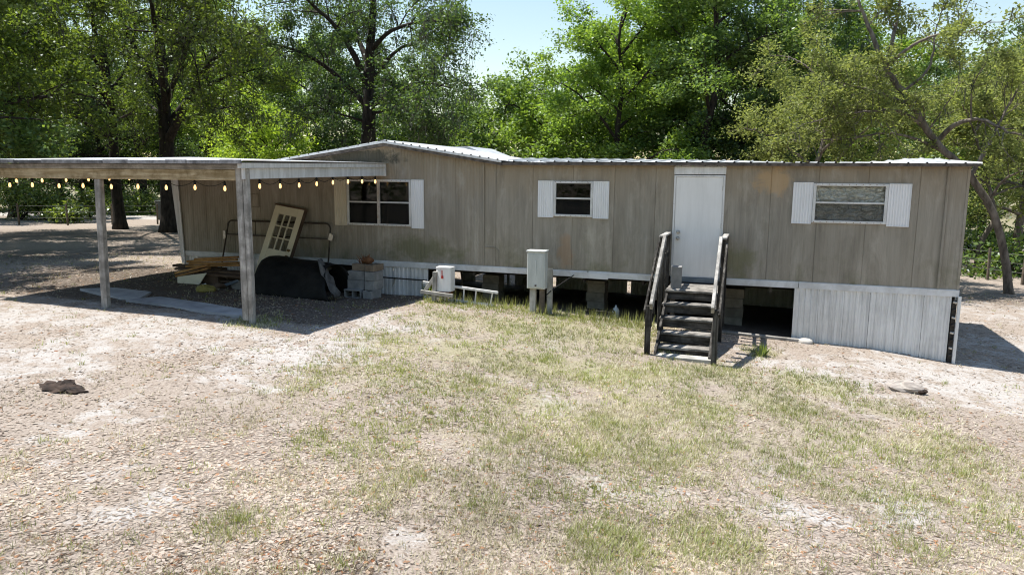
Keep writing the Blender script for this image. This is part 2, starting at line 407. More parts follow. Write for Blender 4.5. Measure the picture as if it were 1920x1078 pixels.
def leafmat(name, dark, light, tr=.45, trcol=None, extra=None, gloss=.06):
    k = NT(name); g = k.n('ShaderNodeNewGeometry')
    stops = [(0, dark), (.7, light)]
    if extra: stops = [(0, dark), (.62, light), (.9, light), (.95, extra)]
    c = k.ramp(g.outputs['Random Per Island'], stops)
    oi = k.n('ShaderNodeObjectInfo'); val = k.ramp(oi.outputs['Random'], [(0, .82), (1, 1.18)]); c = k.mix(1.0, c, val, 'MULTIPLY')
    big = k.noise(k.coord(), .55, 2); c = k.mix(1.0, c, k.ramp(big, [(.3, .75), (.7, 1.25)]), 'MULTIPLY')
    d = k.n('ShaderNodeBsdfDiffuse'); k.l(c, d.inputs[0])
    t = k.n('ShaderNodeBsdfTranslucent'); c2 = k.mix(1.0, c, trcol or (1.5, 1.45, .55), 'MULTIPLY'); k.l(c2, t.inputs[0])
    mx = k.n('ShaderNodeMixShader'); mx.inputs[0].default_value = tr
    k.l(d.outputs[0], mx.inputs[1]); k.l(t.outputs[0], mx.inputs[2])
    if gloss:
        gl = k.n('ShaderNodeBsdfGlossy'); gl.inputs['Roughness'].default_value = .42; gl.inputs[0].default_value = (.9, .95, 1, 1)
        m2 = k.n('ShaderNodeMixShader'); m2.inputs[0].default_value = gloss; k.l(mx.outputs[0], m2.inputs[1]); k.l(gl.outputs[0], m2.inputs[2]); mx = m2
    k.l(mx.outputs[0], k.out.inputs[0])
leafmat('leaf_dark', (.034, .070, .024), (.106, .170, .056), .44, gloss=.03)
leafmat('leaf_oak', (.046, .080, .018), (.145, .205, .046), .46, gloss=.03)
leafmat('leaf_bright', (.105, .185, .038), (.225, .335, .080), .52, gloss=.025)
leafmat('leaf_mid', (.065, .120, .034), (.165, .245, .074), .48, gloss=.03)
leafmat('leaf_lime', (.150, .235, .040), (.300, .410, .085), .55, gloss=.02)
leafmat('leaf_olive', (.125, .155, .055), (.300, .340, .135), .44, (1.3, 1.3, .65), gloss=.0)
leafmat('leaf_far', (.055, .105, .028), (.135, .21, .06), .4, gloss=.02)
leafmat('moss', (.06, .065, .05), (.13, .135, .105), .3, (1.1, 1.1, .9), gloss=0)
leafmat('shrub_leaf', (.10, .15, .03), (.21, .28, .07), .45)
leafmat('litter', (.21, .163, .127), (.46, .392, .328), .15, (1.1, 1, .8), extra=(.36, .20, .11), gloss=.02)
leafmat('litter_brown', (.055, .038, .027), (.19, .13, .085), .15, (1.1, 1, .8), extra=(.30, .12, .05), gloss=.02)
leafmat('grass_green', (.15, .175, .05), (.31, .33, .125), .35, (1.3, 1.3, .5), gloss=.03)
leafmat('grass_dry', (.29, .265, .155), (.56, .51, .35), .25, (1.1, 1.05, .7), gloss=.03)
simple('bark', (.012, .0095, .0075), (.046, .038, .031), 9, (1, 1, .35), rough=.95, bstr=.6, rand=.2)
simple('bark_grey', (.075, .062, .05), (.22, .19, .16), 8, (1, 1, .35), rough=.95, bstr=.6, rand=.15)

# ground: pale sand, grey-brown duff, drawn by a mask of where the sod, the bare sand and the painted shade lie
def groundmat(name, road=False):
    k = NT(name); v = k.coord()
    at_ = k.n('ShaderNodeVertexColor', layer_name='cover'); sp = k.n('ShaderNodeSeparateColor'); k.l(at_.outputs[0], sp.inputs[0])
    n1 = k.noise(v, .9, 7, .65); n2 = k.noise(v, 5.5, 6, .7); n3 = k.noise(v, 34, 5, .7); n4 = k.noise(v, 140, 3, .6)
    sand = k.ramp(n3, [(.25, (.28, .258, .238)), (.5, (.395, .372, .352)), (.75, (.50, .482, .464))])
    duff = k.ramp(n3, [(.28, (.165, .133, .110)), (.50, (.295, .247, .208)), (.74, (.435, .382, .333))])
    soil_shade = k.ramp(n3, [(.30, (.055, .043, .034)), (.70, (.16, .13, .105))])  # dark dirt tone that also carries painted shade
    sod = k.ramp(n3, [(.3, (.20, .19, .10)), (.7, (.38, .355, .225))])
    if road: col = sand
    else:
        n5 = k.noise(v, 2.6, 12, .78, .4)
        bare = k.math('ADD', k.math('MULTIPLY', sp.outputs[1], .54), k.math('MULTIPLY', k.math('SUBTRACT', n5, .5), 2.6))
        bare = k.math('ADD', bare, k.math('MULTIPLY', k.math('SUBTRACT', n1, .5), .7))
        col = k.mix(k.ramp(bare, [(.30, 0.0), (.42, .55), (.62, 1.0)]), duff, sand)
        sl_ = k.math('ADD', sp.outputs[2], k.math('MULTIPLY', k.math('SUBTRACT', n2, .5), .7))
        col = k.mix(k.ramp(sl_, [(.38, 0.0), (.66, .9)]), col, soil_shade)
        gr = k.math('ADD', sp.outputs[0], k.math('MULTIPLY', k.math('SUBTRACT', n2, .5), .9))
        col = k.mix(k.ramp(gr, [(.40, 0.0), (.85, .75)]), col, sod)
    col = k.mix(k.ramp(n4, [(.35, .25), (.6, 0.0)]), col, (.13, .11, .095))
    hb = k.math('ADD', n3, k.math('MULTIPLY', n2, 1.6))
    k.bsdf(col, .95, 0, .1, hb, .5, .03)
groundmat('ground'); groundmat('road_sand', True)

# ------------------------------------------------------------------ ground
# cover patches: (photo x, photo y, radius in metres, amount)
SANDS = [(60, 600, 2.2, .75), (250, 620, 1.6, .8), (420, 640, 1.3, .7), (560, 660, 1.4, .9), (480, 690, 1.2, .7), (20, 680, 1.5, .8), (700, 605, 1.5, .8), (640, 640, 1.0, .7),
    (1020, 745, .6, .5), (1125, 912, .38, .9), (1235, 915, .3, .8), (1400, 930, .4, .8), (1500, 965, .55, 1.), (1690, 955, .5, 1.), (1560, 700, 1.6, .75), (1750, 690, 1.5, .95),
    (1850, 730, 1.4, 1.), (1900, 650, 1.6, .8), (1030, 650, .6, .5), (290, 940, .4, .9), (220, 960, .35, .8), (760, 1010, .25, .8), (640, 985, .3, .5), (60, 800, .9, .5), (190, 780, .7, .6),
    (150, 880, .5, .5), (1640, 690, 1., .7), (1470, 880, .3, .6), (860, 575, 1.0, .5), (200, 560, 1.6, .7), (1880, 590, 3, .5), (980, 880, .4, .4), (1300, 640, .6, .4)]
GREENS = [(1000, 650, 2.6, .62), (1250, 780, 2.2, .58), (1560, 820, 2.0, .55), (900, 800, 1.8, .5), (1150, 900, 1.6, .48), (1700, 900, 1.5, .5), (860, 600, 1.2, .75), (960, 610, 1.2, .9), (1060, 620, 1.2, .95), (1150, 630, 1.2, .9), (760, 650, 1.2, .7), (880, 660, 1.1, .9), (1000, 680, 1.1, .95), (1120, 700, 1.1, .9), (1230, 700, 1.0, .8),
    (1350, 700, .9, .9), (1520, 720, .8, .9), (1660, 770, .6, .7), (700, 700, 1.2, .6), (850, 720, 1., .7), (990, 760, 1., .7), (1150, 790, 1., .75), (1300, 760, 1., .8), (1450, 760, 1., .8), (820, 800, .9, .5),
    (1250, 850, .8, .65), (1420, 830, .8, .6), (1750, 830, .8, .7), (1800, 880, .6, .6), (650, 830, .7, .55), (1430, 660, .35, 1.), (480, 605, .5, .9), (1130, 1010, .5, .7), (1330, 1010, .5, .6), (1500, 880, .5, .6),
    (1700, 1010, .5, .5), (900, 950, .4, .45), (700, 930, .4, .35), (440, 985, .3, .5), (1590, 930, .4, .6), (1870, 960, .6, .55), (580, 730, .6, .5), (1090, 850, .8, .6), (940, 850, .8, .5), (780, 880, .6, .45), (1280, 660, .6, .6)]
SP = [(onground(a, b), r_, q) for a, b, r_, q in SANDS]
GP = [(onground(a, b), r_, q) for a, b, r_, q in GREENS]
DP = [(onground(a, b), r_, q) for a, b, r_, q in [(150, 515, 3.0, .75), (60, 480, 4.0, .6), (250, 470, 4, .6), (60, 440, 7, .62), (250, 440, 7, .6), (520, 1066, .5, .8), (350, 1060, .4, .7), (640, 1060, .4, .6), (1860, 560, 2.5, .6), (1880, 500, 3, .6), (130, 1020, .3, .4)]]  # tree shade painted dark on the ground, plus brown leaf piles nearby
def field(P, x, y):
    t = np.zeros_like(x)
    for c, r_, q in P:
        d2 = ((x - c[0]) ** 2 + (y - c[1]) ** 2) / (r_ * r_); t = np.maximum(t, q * np.exp(-d2 * .9))
    return t
def dirt_shade_field(x, y):  # dirt and brown litter, with shade of carport, home and trees painted in
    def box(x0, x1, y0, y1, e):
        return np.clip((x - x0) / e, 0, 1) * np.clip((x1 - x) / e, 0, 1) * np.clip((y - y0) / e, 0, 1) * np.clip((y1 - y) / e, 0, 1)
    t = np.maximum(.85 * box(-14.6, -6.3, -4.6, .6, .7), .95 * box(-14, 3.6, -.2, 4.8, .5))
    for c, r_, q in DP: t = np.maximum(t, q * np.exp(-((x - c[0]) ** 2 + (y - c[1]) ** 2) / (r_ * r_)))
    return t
def axis_pts(lo, a, b, hi, fine, ratio=1.16):
    mid = list(np.arange(a, b, fine)); out = list(mid); s_ = fine; x = b
    while x < hi: out.append(x); s_ = min(s_ * ratio, 30); x += s_
    out.append(hi); s_ = fine; x = a - fine; left = []
    while x > lo: left.append(x); s_ = min(s_ * ratio, 30); x -= s_
    left.append(lo); return np.array(left[::-1] + out)
gx = axis_pts(-700, -16, 6, 700, .10); gy = axis_pts(-500, -12, 1.5, 800, .10)
XX, YY = np.meshgrid(gx, gy)
xf, yf = XX.ravel(), YY.ravel(); zf = gh(xf, yf)
ny, nx = XX.shape
ii = np.arange(ny * nx).reshape(ny, nx)
me = bpy.data.meshes.new('ground')
me.vertices.add(len(xf)); me.vertices.foreach_set('co', np.stack([xf, yf, zf], 1).astype(np.float32).ravel())
q = np.stack([ii[:-1, :-1], ii[:-1, 1:], ii[1:, 1:], ii[1:, :-1]], -1).reshape(-1)
me.loops.add(len(q)); me.loops.foreach_set('vertex_index', q.astype(np.int32))
nf = len(q) // 4; me.polygons.add(nf); me.polygons.foreach_set('loop_start', np.arange(0, nf * 4, 4, dtype=np.int32)); me.polygons.foreach_set('loop_total', np.full(nf, 4, np.int32))
me.polygons.foreach_set('use_smooth', np.ones(nf, bool)); me.update(calc_edges=True)
ca = me.color_attributes.new('cover', 'FLOAT_COLOR', 'POINT')
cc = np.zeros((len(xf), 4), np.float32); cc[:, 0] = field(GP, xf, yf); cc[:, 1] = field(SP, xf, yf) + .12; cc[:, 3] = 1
cc[:, 2] = dirt_shade_field(xf, yf); far_ = np.clip((yf - 23 - .08 * xf) / 4, 0, 1); cc[:, 0] = np.maximum(cc[:, 0], far_ * .75); cc[:, 1] *= 1 - far_; cc[:, 2] = np.maximum(cc[:, 2], far_ * np.clip((yf - 30) / 10, .0, .8))
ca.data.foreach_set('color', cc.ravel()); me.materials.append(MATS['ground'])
ground = bpy.data.objects.new('ground', me); COL.objects.link(ground); ground['kind'] = 'structure'
# sandy track beyond the trees
mb = MB(); path = [(-120, 8), (-80, 14), (-50, 19), (-36, 20), (-24, 22), (-10, 25), (4, 27), (12, 27.5), (30, 28), (80, 24), (140, 10)]
pp = []
for a, b in zip(path[:-1], path[1:]):
    for t in np.linspace(0, 1, 12, endpoint=False): pp.append((a[0] + (b[0] - a[0]) * t, a[1] + (b[1] - a[1]) * t))
V = []; F = []
for i, (x, y) in enumerate(pp):
    for j, o in enumerate((-2.4, -1, 1, 2.4)):
        V.append((x, y + o + .25 * math.sin(i * .7 + j), g1(x, y + o) + (.05 if 0 < j < 3 else -.05)))
    if i: F += [((i - 1) * 4 + j, (i - 1) * 4 + j + 1, i * 4 + j + 1, i * 4 + j) for j in range(3)]
road = mb.add(V, F).build('sandy_road', 'road_sand', smooth=True, loc=(0, 0, 0)); road['kind'] = 'structure'

# ------------------------------------------------------------------ mobile home
XL, XR, YB = -13.52, 3.28, 4.27
home = thing('mobile_home', (-5.1, 0, -1.0), 'long tan mobile home with ribbed siding, low white metal roof and open crawlspace', 'mobile home')
def eave(x):
    return float(np.interp(x, [-13.6, -11.0, -7.8, -5.15, 3.4], [2.03, 2.06, 2.56, 2.15, 2.13]))
OPEN = [(-8.80, -7.22, .79, 1.79), (-4.01, -3.21, 1.10, 1.80), (.85, 2.06, 1.11, 1.81), (-1.62, -.70, -.02, 2.12)]
def front_panel(x0, x1, pitch, gd_=.007):
    xs = {round(x0, 4): .010, round(x1, 4): .010, round(x0 + .008, 4): 0.0, round(x1 - .008, 4): 0.0}
    x = x0 + pitch
    while x < x1 - .03:
        for dx, dy in ((-.009, 0.), (-.003, gd_), (.003, gd_), (.009, 0.)): xs[round(x + dx, 4)] = dy
        x += pitch
    for o in OPEN:
        for e in o[:2]:
            if x0 < e < x1: xs.setdefault(round(e, 4), 0.0)
    ks = sorted(xs); mb = MB(); mb2 = MB(); full = any(o[0] <= x0 and x1 <= o[1] for o in OPEN)
    for a, b in zip(ks[:-1], ks[1:]):
        xm = (a + b) / 2; segs = [(0.0, None)]
        for o in OPEN:
            if o[0] < xm < o[1]:
                segs = [(0.0, o[2])] if o[2] > .1 else []
                segs.append((o[3], None))
        for z0, z1 in segs:
            za, zb = (eave(a), eave(b)) if z1 is None else (z1, z1)
            if za <= z0: continue
            (mb2 if full and z1 is None else mb).add([(a, xs[a], z0), (b, xs[b], z0), (b, xs[b], zb), (a, xs[a], za)], [(0, 1, 2, 3)])
    if mb2.n: mb2.build('siding_panel', 'siding', home)
    if mb.n: mb.build('siding_panel', 'siding', home)
edges = [XL, -12.72, -11.91, -11.15, -10.34, -9.54, -8.72, -7.57, -6.91, -6.17, -5.53]
for a, b in zip(edges[:-1], edges[1:]): front_panel(a, b, .068, .005)
edges = [-5.53, -5.26, -4.46, -3.62, -2.78, -1.98, -1.62, -.70, .12, .93, 1.74, 2.55, 2.97, XR]
for a, b in zip(edges[:-1], edges[1:]): front_panel(a, b, .102, .002)
# ends and back
def side_panel(pts_fn, n):
    for k in range(n):
        mb = MB(); mb.add(pts_fn(k / n, (k + 1) / n), [(0, 1, 2, 3)]); mb.build('siding_panel', 'siding', home)
side_panel(lambda a, b: [(XR, a * YB, 0), (XR, b * YB, 0), (XR, b * YB, 2.13 + .16 * (1 - abs(2 * b - 1))), (XR, a * YB, 2.13 + .16 * (1 - abs(2 * a - 1)))], 6)
side_panel(lambda a, b: [(XL, b * YB, 0), (XL, a * YB, 0), (XL, a * YB, 2.03), (XL, b * YB, 2.03)], 6)
side_panel(lambda a, b: [(XR + (XL - XR) * a, YB, 0), (XR + (XL - XR) * b, YB, 0), (XR + (XL - XR) * b, YB, eave(XR + (XL - XR) * b)), (XR + (XL - XR) * a, YB, eave(XR + (XL - XR) * a))], 20)
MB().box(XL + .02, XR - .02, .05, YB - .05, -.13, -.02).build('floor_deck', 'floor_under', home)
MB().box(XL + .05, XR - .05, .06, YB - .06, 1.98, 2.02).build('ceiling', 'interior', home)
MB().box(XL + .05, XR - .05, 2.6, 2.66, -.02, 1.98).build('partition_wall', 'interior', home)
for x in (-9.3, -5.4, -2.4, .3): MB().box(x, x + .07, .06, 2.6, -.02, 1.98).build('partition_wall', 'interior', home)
for y in (1.0, 3.2):
    MB().box(XL + .1, XR - .1, y - .06, y + .06, -.16, -.145).box(XL + .1, XR - .1, y - .008, y + .008, -.27, -.16).box(XL + .1, XR - .1, y - .06, y + .06, -.285, -.27).build('chassis_beam', 'dark_steel', home)
for x in np.arange(-13, 3.2, 1.2): MB().box(x, x + .05, .06, YB - .06, -.22, -.13).build('floor_joist', 'floor_under', home)
# belt band, in lengths that are slightly out of line
bl = [(XL - .03, -10.9, .0, .01), (-10.89, -8.62, -.004, -.012), (-8.60, -6.6, 0, 0), (-6.59, -4.3, .002, -.004), (-4.29, -3.28, -.004, 0), (-3.26, -1.66, .004, -.008), (-.66, .7, 0, .003), (.71, 3.30, .004, 0)]
for a, b, d0, d1 in bl:
    mb = MB(); mb.add([(a, -.022, -.112 + d0), (b, -.022, -.112 + d1), (b, -.022, .002 + d1), (a, -.022, .002 + d0), (a, .03, -.112 + d0), (b, .03, -.112 + d1), (b, .002, .012 + d1), (a, .002, .012 + d0)],
        [(0, 1, 2, 3), (1, 5, 6, 2), (5, 4, 7, 6), (4, 0, 3, 7), (3, 2, 6, 7), (4, 5, 1, 0)])
    mb.build('belt_band', 'band', home)
MB().box(XR - .06, XR + .022, -.012, .5, -.11, .0).build('belt_band', 'band', home)
MB().bbox(-3.62, -2.85, -.034, -.024, -.135, -.02, .002, rotm(0, R(.6), 0), (-3.2, 0, -.07)).build('patch_strip', 'band', home)
# skirting
def skirt_panel(x0, x1, y0=-.01, zt=-.10, mat='skirting', pitch=.10, depth=.016):
    xs = []; x = x0; i = 0
    while x < x1 - .001:
        xs += [(x, 0.), (x + pitch * .38, 0.), (x + pitch * .5, depth), (x + pitch * .86, depth)]; x += pitch
    xs = [a for a in xs if a[0] < x1] + [(x1, 0.)]
    mb = MB(); V = []; F = []
    for i, (x, d) in enumerate(xs):
        V += [(x, y0 + d, g1(x, y0) - .06), (x, y0 + d, zt)]
        if i: F.append((2 * i - 2, 2 * i, 2 * i + 1, 2 * i - 1))
    mb.add(V, F).build('skirting_panel', mat, home)
for a, b in zip(np.linspace(.64, 3.20, 7)[:-1], np.linspace(.64, 3.20, 7)[1:]): skirt_panel(a, b - .004, -.01 + .006 * math.sin(a * 9))
for a, b in ((-8.09, -7.68), (-7.675, -7.26), (-7.255, -6.83)): skirt_panel(a, b, .0)
for a in np.arange(XL, -9.7, .42): skirt_panel(a, a + .415, .03)
for a, b in ((XL, -10.4), (-9.7, -8.12), (-7.83, -7.41), (-6.93, -6.66), (-6.49, -6.41), (-6.26, -5.95), (-5.85, -5.2), (-5.1, -3.2), (-3.1, -1.0), (-.9, 1.2), (1.25, XR)): skirt_panel(a, b, YB - .04, pitch=.2)
for a in np.arange(.1, 4.1, .45):     # right end skirting
    MB().box(XR - .012, XR, a, a + .44, g1(XR, a) - .05, -.11).build('skirting_panel', 'skirting', home)
# corner strip with loose clips at the right end
zc = g1(3.3, 0)
MB().bbox(3.285, 3.335, -.06, -.02, zc - .03, -.10, .004).build('corner_trim', 'skirting', home)
MB().box(3.215, 3.284, -.004, .01, zc - .03, -.17).build('corner_gap_strip', 'dark_steel', home)
for k in range(8):
    z = -.2 - k * .135
    MB().bbox(3.218, 3.275, -.05, -.006, z - .022, z + .012, .004, rotm(.3, .25 * (-1) ** k, 0), (3.24, -.03, z)).build('corner_clip', 'dark_steel' if k % 2 else 'steel_bright', home)
# corner boards and conduits
MB().add([(-13.72, -.05, 2.0), (-13.50, -.05, 2.0), (-13.40, -.05, -.3), (-13.50, -.05, -.3), (-13.72, -.02, 2.0), (-13.50, -.02, 2.0), (-13.40, -.02, -.3), (-13.50, -.02, -.3)],
    [(0, 3, 2, 1), (4, 5, 6, 7), (0, 1, 5, 4), (3, 7, 6, 2), (0, 4, 7, 3), (1, 2, 6, 5)]).build('corner_board', 'carport_white', home)
MB().tube([(-5.53, -.03, 2.12), (-5.53, -.03, .02)], .017, 8).build('conduit', 'siding', home)
MB().tube([(2.965, -.03, 2.12), (2.965, -.03, .02)], .022, 8).build('conduit', 'siding', home)
MB().bbox(XR - .03, XR + .012, -.012, .04, .0, 2.13, .004).build('corner_trim', 'siding', home)
MB().tube([(-5.52, -.006, .40), (-5.3, -.006, .41), (-5.20, -.006, .36), (-5.19, -.006, .04)], .009, 6).build('cable', 'siding', home)
MB().tube([(-11.42, -.012, 1.42), (-11.2, -.012, 1.42), (-11.18, -.012, 1.40), (-11.18, -.012, 1.14), (-11.2, -.012, 1.12), (-11.42, -.012, 1.12)], .012, 6).build('hatch_rim', 'siding', home)

# windows
def window(x0, x1, z0, z1, halves=1, foil=False):
    t = .034; fr = MB()
    fr.bbox(x0 - t, x1 + t, -.035, .01, z1 - .012, z1 + t, .004).bbox(x0 - t, x1 + t, -.04, .01, z0 - t, z0 + .012, .004)
    fr.bbox(x0 - t, x0 + .014, -.033, .01, z0 - t + .002, z1 + t - .002, .004).bbox(x1 - .014, x1 + t, -.033, .01, z0 - t + .002, z1 + t - .002, .004)
    wn = fr.build('window', 'window_frame', home)
    edges = np.linspace(x0, x1, halves + 1); zm = (z0 + z1) / 2 + .01
    for a, b in zip(edges[:-1], edges[1:]):
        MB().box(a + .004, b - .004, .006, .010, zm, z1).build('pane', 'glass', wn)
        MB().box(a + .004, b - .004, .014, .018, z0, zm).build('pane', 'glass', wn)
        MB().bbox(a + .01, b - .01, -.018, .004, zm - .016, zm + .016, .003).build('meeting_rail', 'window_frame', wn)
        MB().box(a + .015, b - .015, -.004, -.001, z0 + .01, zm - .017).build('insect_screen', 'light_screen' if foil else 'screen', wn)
    for e in edges[1:-1]: MB().bbox(e - .032, e + .032, -.036, .006, z0 - .01, z1 + .01, .004).build('mullion', 'rust_frame', wn)
    # screw heads round the flange
    sc = MB()
    for x in np.arange(x0, x1, .11): sc.bbox(x - .006, x + .006, -.042, -.034, z1 + .01, z1 + .022, .002).bbox(x - .006, x + .006, -.047, -.039, z0 - .022, z0 - .01, .002)
    sc.build('screw_heads', 'rust', wn)['kind'] = 'stuff'
    if foil:
        n, mr = 46, 28; xs = np.linspace(x0, x1, n); zs = np.linspace(z0, z1, mr); X, Z = np.meshgrid(xs, zs)
        Y = .030 + .16 * np.abs(fbm(X * 5 + Z * 4, Z * 9 - X * 3, 31, 3) - .5) + .09 * np.abs(fbm(X * 13, Z * 16 + X * 7, 57, 2) - .5)
        I = np.arange(n * mr).reshape(mr, n)
        MB().add(np.stack([X, Y, Z], -1).reshape(-1, 3), np.stack([I[:-1, :-1], I[:-1, 1:], I[1:, 1:], I[1:, :-1]], -1).reshape(-1, 4)).build('foil_sheet', 'foil', wn)
    return wn
window(-8.77, -7.25, .82, 1.76, 2); window(-3.98, -3.24, 1.13, 1.77); window(.88, 2.03, 1.14, 1.78, 1, True)
def shutter(x0, x1, z0, z1, mat='white_shutter'):
    nr = max(4, int(round((x1 - x0) / .045))); xs = []; p = (x1 - x0) / nr
    for i in range(nr): xs += [(x0 + i * p, -.024), (x0 + (i + .5) * p, -.024), (x0 + (i + .62) * p, -.012), (x0 + (i + .88) * p, -.012)]
    xs.append((x1, -.024)); V = []; F = []
    for i, (x, y) in enumerate(xs):
        V += [(x, y, z0), (x, y, z1)]
        if i: F.append((2 * i - 2, 2 * i, 2 * i + 1, 2 * i - 1))
    mb = MB().add(V, F)
    for a in ((x0 - .004, x1 + .004, z0 - .008, z0 + .006), (x0 - .004, x1 + .004, z1 - .006, z1 + .008)): mb.bbox(a[0], a[1], -.03, 0, a[2], a[3], .002)
    mb.box(x0 - .006, x0, -.028, 0, z0, z1).box(x1, x1 + .006, -.028, 0, z0, z1)
    mb.build('shutter', mat, home)
shutter(-9.12, -8.82, .78, 1.78, 'shutter_cream'); shutter(-7.20, -6.92, .76, 1.79)
shutter(-4.34, -4.025, 1.08, 1.80); shutter(-3.195, -2.89, 1.08, 1.80)
shutter(.51, .835, 1.09, 1.82); shutter(2.075, 2.42, 1.08, 1.81)
# front door
dr = MB().bbox(-1.595, -.725, -.012, .03, -.005, 1.905, .006).build('door', 'white_door', home)
MB().bbox(-1.63, -1.597, -.03, .04, -.02, 1.93, .004).bbox(-.723, -.69, -.03, .04, -.02, 1.93, .004).bbox(-1.63, -.69, -.028, .04, 1.907, 1.94, .004).build('door_frame', 'white_trim', home)
MB().bbox(-1.635, -.685, -.036, .02, 1.955, 2.10, .006).build('door_header', 'white_trim', home)
MB().bbox(-1.63, -.69, -.05, .03, -.10, -.008, .006).build('threshold', 'blue_board', home)
for z in (.25, 1.0, 1.7): MB().bbox(-.735, -.715, -.026, -.008, z - .045, z + .045, .003).build('hinge', 'steel_bright', dr)
for z, n in ((.86, 'deadbolt'), (.74, 'door_knob')):
    a = np.linspace(0, np.pi, 7)
    MB().tube([(-1.52, -.012, z), (-1.52, -.02, z), (-1.52, -.045, z), (-1.52, -.055, z), (-1.52, -.075, z), (-1.52, -.08, z)], [.036, .036, .018, .03, .026, .01], 12).build(n, 'steel_bright', dr, True)
# roof sheets
def zroof(x, y):
    t = min(max(y / (YB / 2), 0), 2); t = t if t <= 1 else 2 - t
    h = float(np.interp(x, [-5.3, -3, -.5, .6, 1.7, 2.2, 2.7, 3.1, 3.5], [.12, .11, .09, .05, .05, .08, .14, .14, .09]))
    return float(np.interp(x, [-5.3, -4.6, 3.5], [2.19, 2.185, 2.165])) + h * t
def sheet_x(x0, x1):
    xs = []; n = 3; p = (x1 - x0) / n
    for i in range(n): xs += [(x0 + i * p - .022, 0), (x0 + i * p - .010, .022), (x0 + i * p + .010, .022), (x0 + i * p + .022, 0), (x0 + (i + .5) * p, .003)]
    xs.append((x1 - .023, 0)); ys = [-.13, .6, 1.3, 2.1, 3, 3.7, 4.38]; V = []; F = []
    for i, (x, d) in enumerate(xs):
        for j, y in enumerate(ys):
            V.append((x, y, zroof(x, y) + d))
            if i and j: a = (i - 1) * 7 + j - 1; F.append((a, i * 7 + j - 1, i * 7 + j, a + 1))
    MB().add(V, F).build('roof_panel', 'metal_roof', home)
xs_ = np.linspace(-5.12, 3.46, 11)
for a, b in zip(xs_[:-1], xs_[1:]): sheet_x(a, b)
def gable_sheet(y0, y1, side):
    n = 3; p = (y1 - y0) / n; ys = []
    for i in range(n): ys += [(y0 + i * p - .022 + (.022 if i == 0 else 0), 0), (y0 + i * p - .010 + (.022 if i == 0 else 0), .022), (y0 + i * p + .012, .022), (y0 + i * p + .024, 0)]
    ys.append((y1 - .002, 0))
    xs = [-7.8, -6.9, -6.0, -5.4, -5.05] if side > 0 else [-7.8, -8.9, -10.0, -11.0, -11.35]
    V = []; F = []; m_ = len(xs)
    for i, (y, d) in enumerate(ys):
        for j, x in enumerate(xs):
            V.append((x, y, (eave(x) if x > -5.15 or True else 0) + .055 + d + .0 * y))
            if i and j: a = (i - 1) * m_ + j - 1; F.append((a, a + 1, i * m_ + j, i * m_ + j - 1))
    MB().add(V, F).build('roof_panel', 'metal_roof', home)
yy = np.linspace(-.14, 4.4, 6)
for a, b in zip(yy[:-1], yy[1:]): gable_sheet(a, b, 1); gable_sheet(a, b, -1)
MB().add([(-7.95, -.15, 2.60), (-7.8, -.15, 2.645), (-7.65, -.15, 2.60), (-7.95, 4.42, 2.60), (-7.8, 4.42, 2.645), (-7.65, 4.42, 2.60)], [(0, 1, 4, 3), (1, 2, 5, 4)]).build('ridge_cap', 'metal_roof', home)
for a, b, mt, dy in ((-7.8, -5.1, 'white_trim', 0), (-11.3, -7.8, 'white_trim', 0)):
    pa, pb = (a, eave(a)), (b, eave(b))
    mb = MB(); V = []
    for y in (-.155, -.140):
        V += [(pa[0], y, pa[1] + .014), (pb[0], y, pb[1] + .014), (pb[0], y, pb[1] + .062), (pa[0], y, pa[1] + .062)]
    mb.add(V, [(0, 1, 2, 3), (4, 7, 6, 5), (0, 4, 5, 1), (3, 2, 6, 7), (0, 3, 7, 4), (1, 5, 6, 2)]).build('rake_trim', mt, home)
    sc = MB()
    for t in np.linspace(.03, .97, 14):
        x = a + (b - a) * t; z = eave(x) + .075
        sc.bbox(x - .014, x + .014, -.16, -.13, z - .012, z + .014, .004)
    sc.build('roof_screws', 'dark_steel', home)['kind'] = 'stuff'
    mb = MB(); V = []
    for y in (-.13, -.004):
        V += [(pa[0], y, pa[1] - .045), (pb[0], y, pb[1] - .045), (pb[0], y, pb[1] + .012), (pa[0], y, pa[1] + .012)]
    mb.add(V, [(0, 1, 2, 3), (4, 7, 6, 5), (0, 4, 5, 1), (3, 2, 6, 7), (0, 3, 7, 4), (1, 5, 6, 2)]).build('rake_soffit', 'drip_edge', home)
MB().bbox(-5.1, 3.40, -.118, -.098, 2.115, 2.168, .003).build('eave_fascia', 'drip_edge', home)
MB().box(-5.1, 3.38, -.097, -.003, 2.118, 2.126).build('soffit', 'drip_edge', home)
MB().add([(3.42, -.13, 2.14), (3.42, 2.13, 2.22), (3.42, 4.38, 2.14), (3.42, 4.38, 2.20), (3.42, 2.13, 2.285), (3.42, -.13, 2.19), (3.30, -.13, 2.14), (3.30, 2.13, 2.22), (3.30, 4.38, 2.14)], [(0, 1, 4, 5), (1, 2, 3, 4), (6, 7, 1, 0), (7, 8, 2, 1)]).build('end_rake', 'white_trim', home)
# rear raised roof over the back room
V = [(-9.3, 4.42, 2.66), (-7.75, 4.42, 2.70), (-7.1, 4.42, 2.46), (-9.3, 6.4, 2.66), (-7.75, 6.4, 2.70), (-7.1, 6.4, 2.46)]
MB().add(V, [(0, 1, 4, 3), (1, 2, 5, 4)]).add([(-9.3, 4.43, 2.66), (-7.75, 4.43, 2.70), (-7.1, 4.43, 2.46), (-7.1, 4.43, 2.0), (-9.3, 4.43, 2.0)], [(0, 4, 3, 2, 1)]).build('rear_roof', 'metal_roof', home)

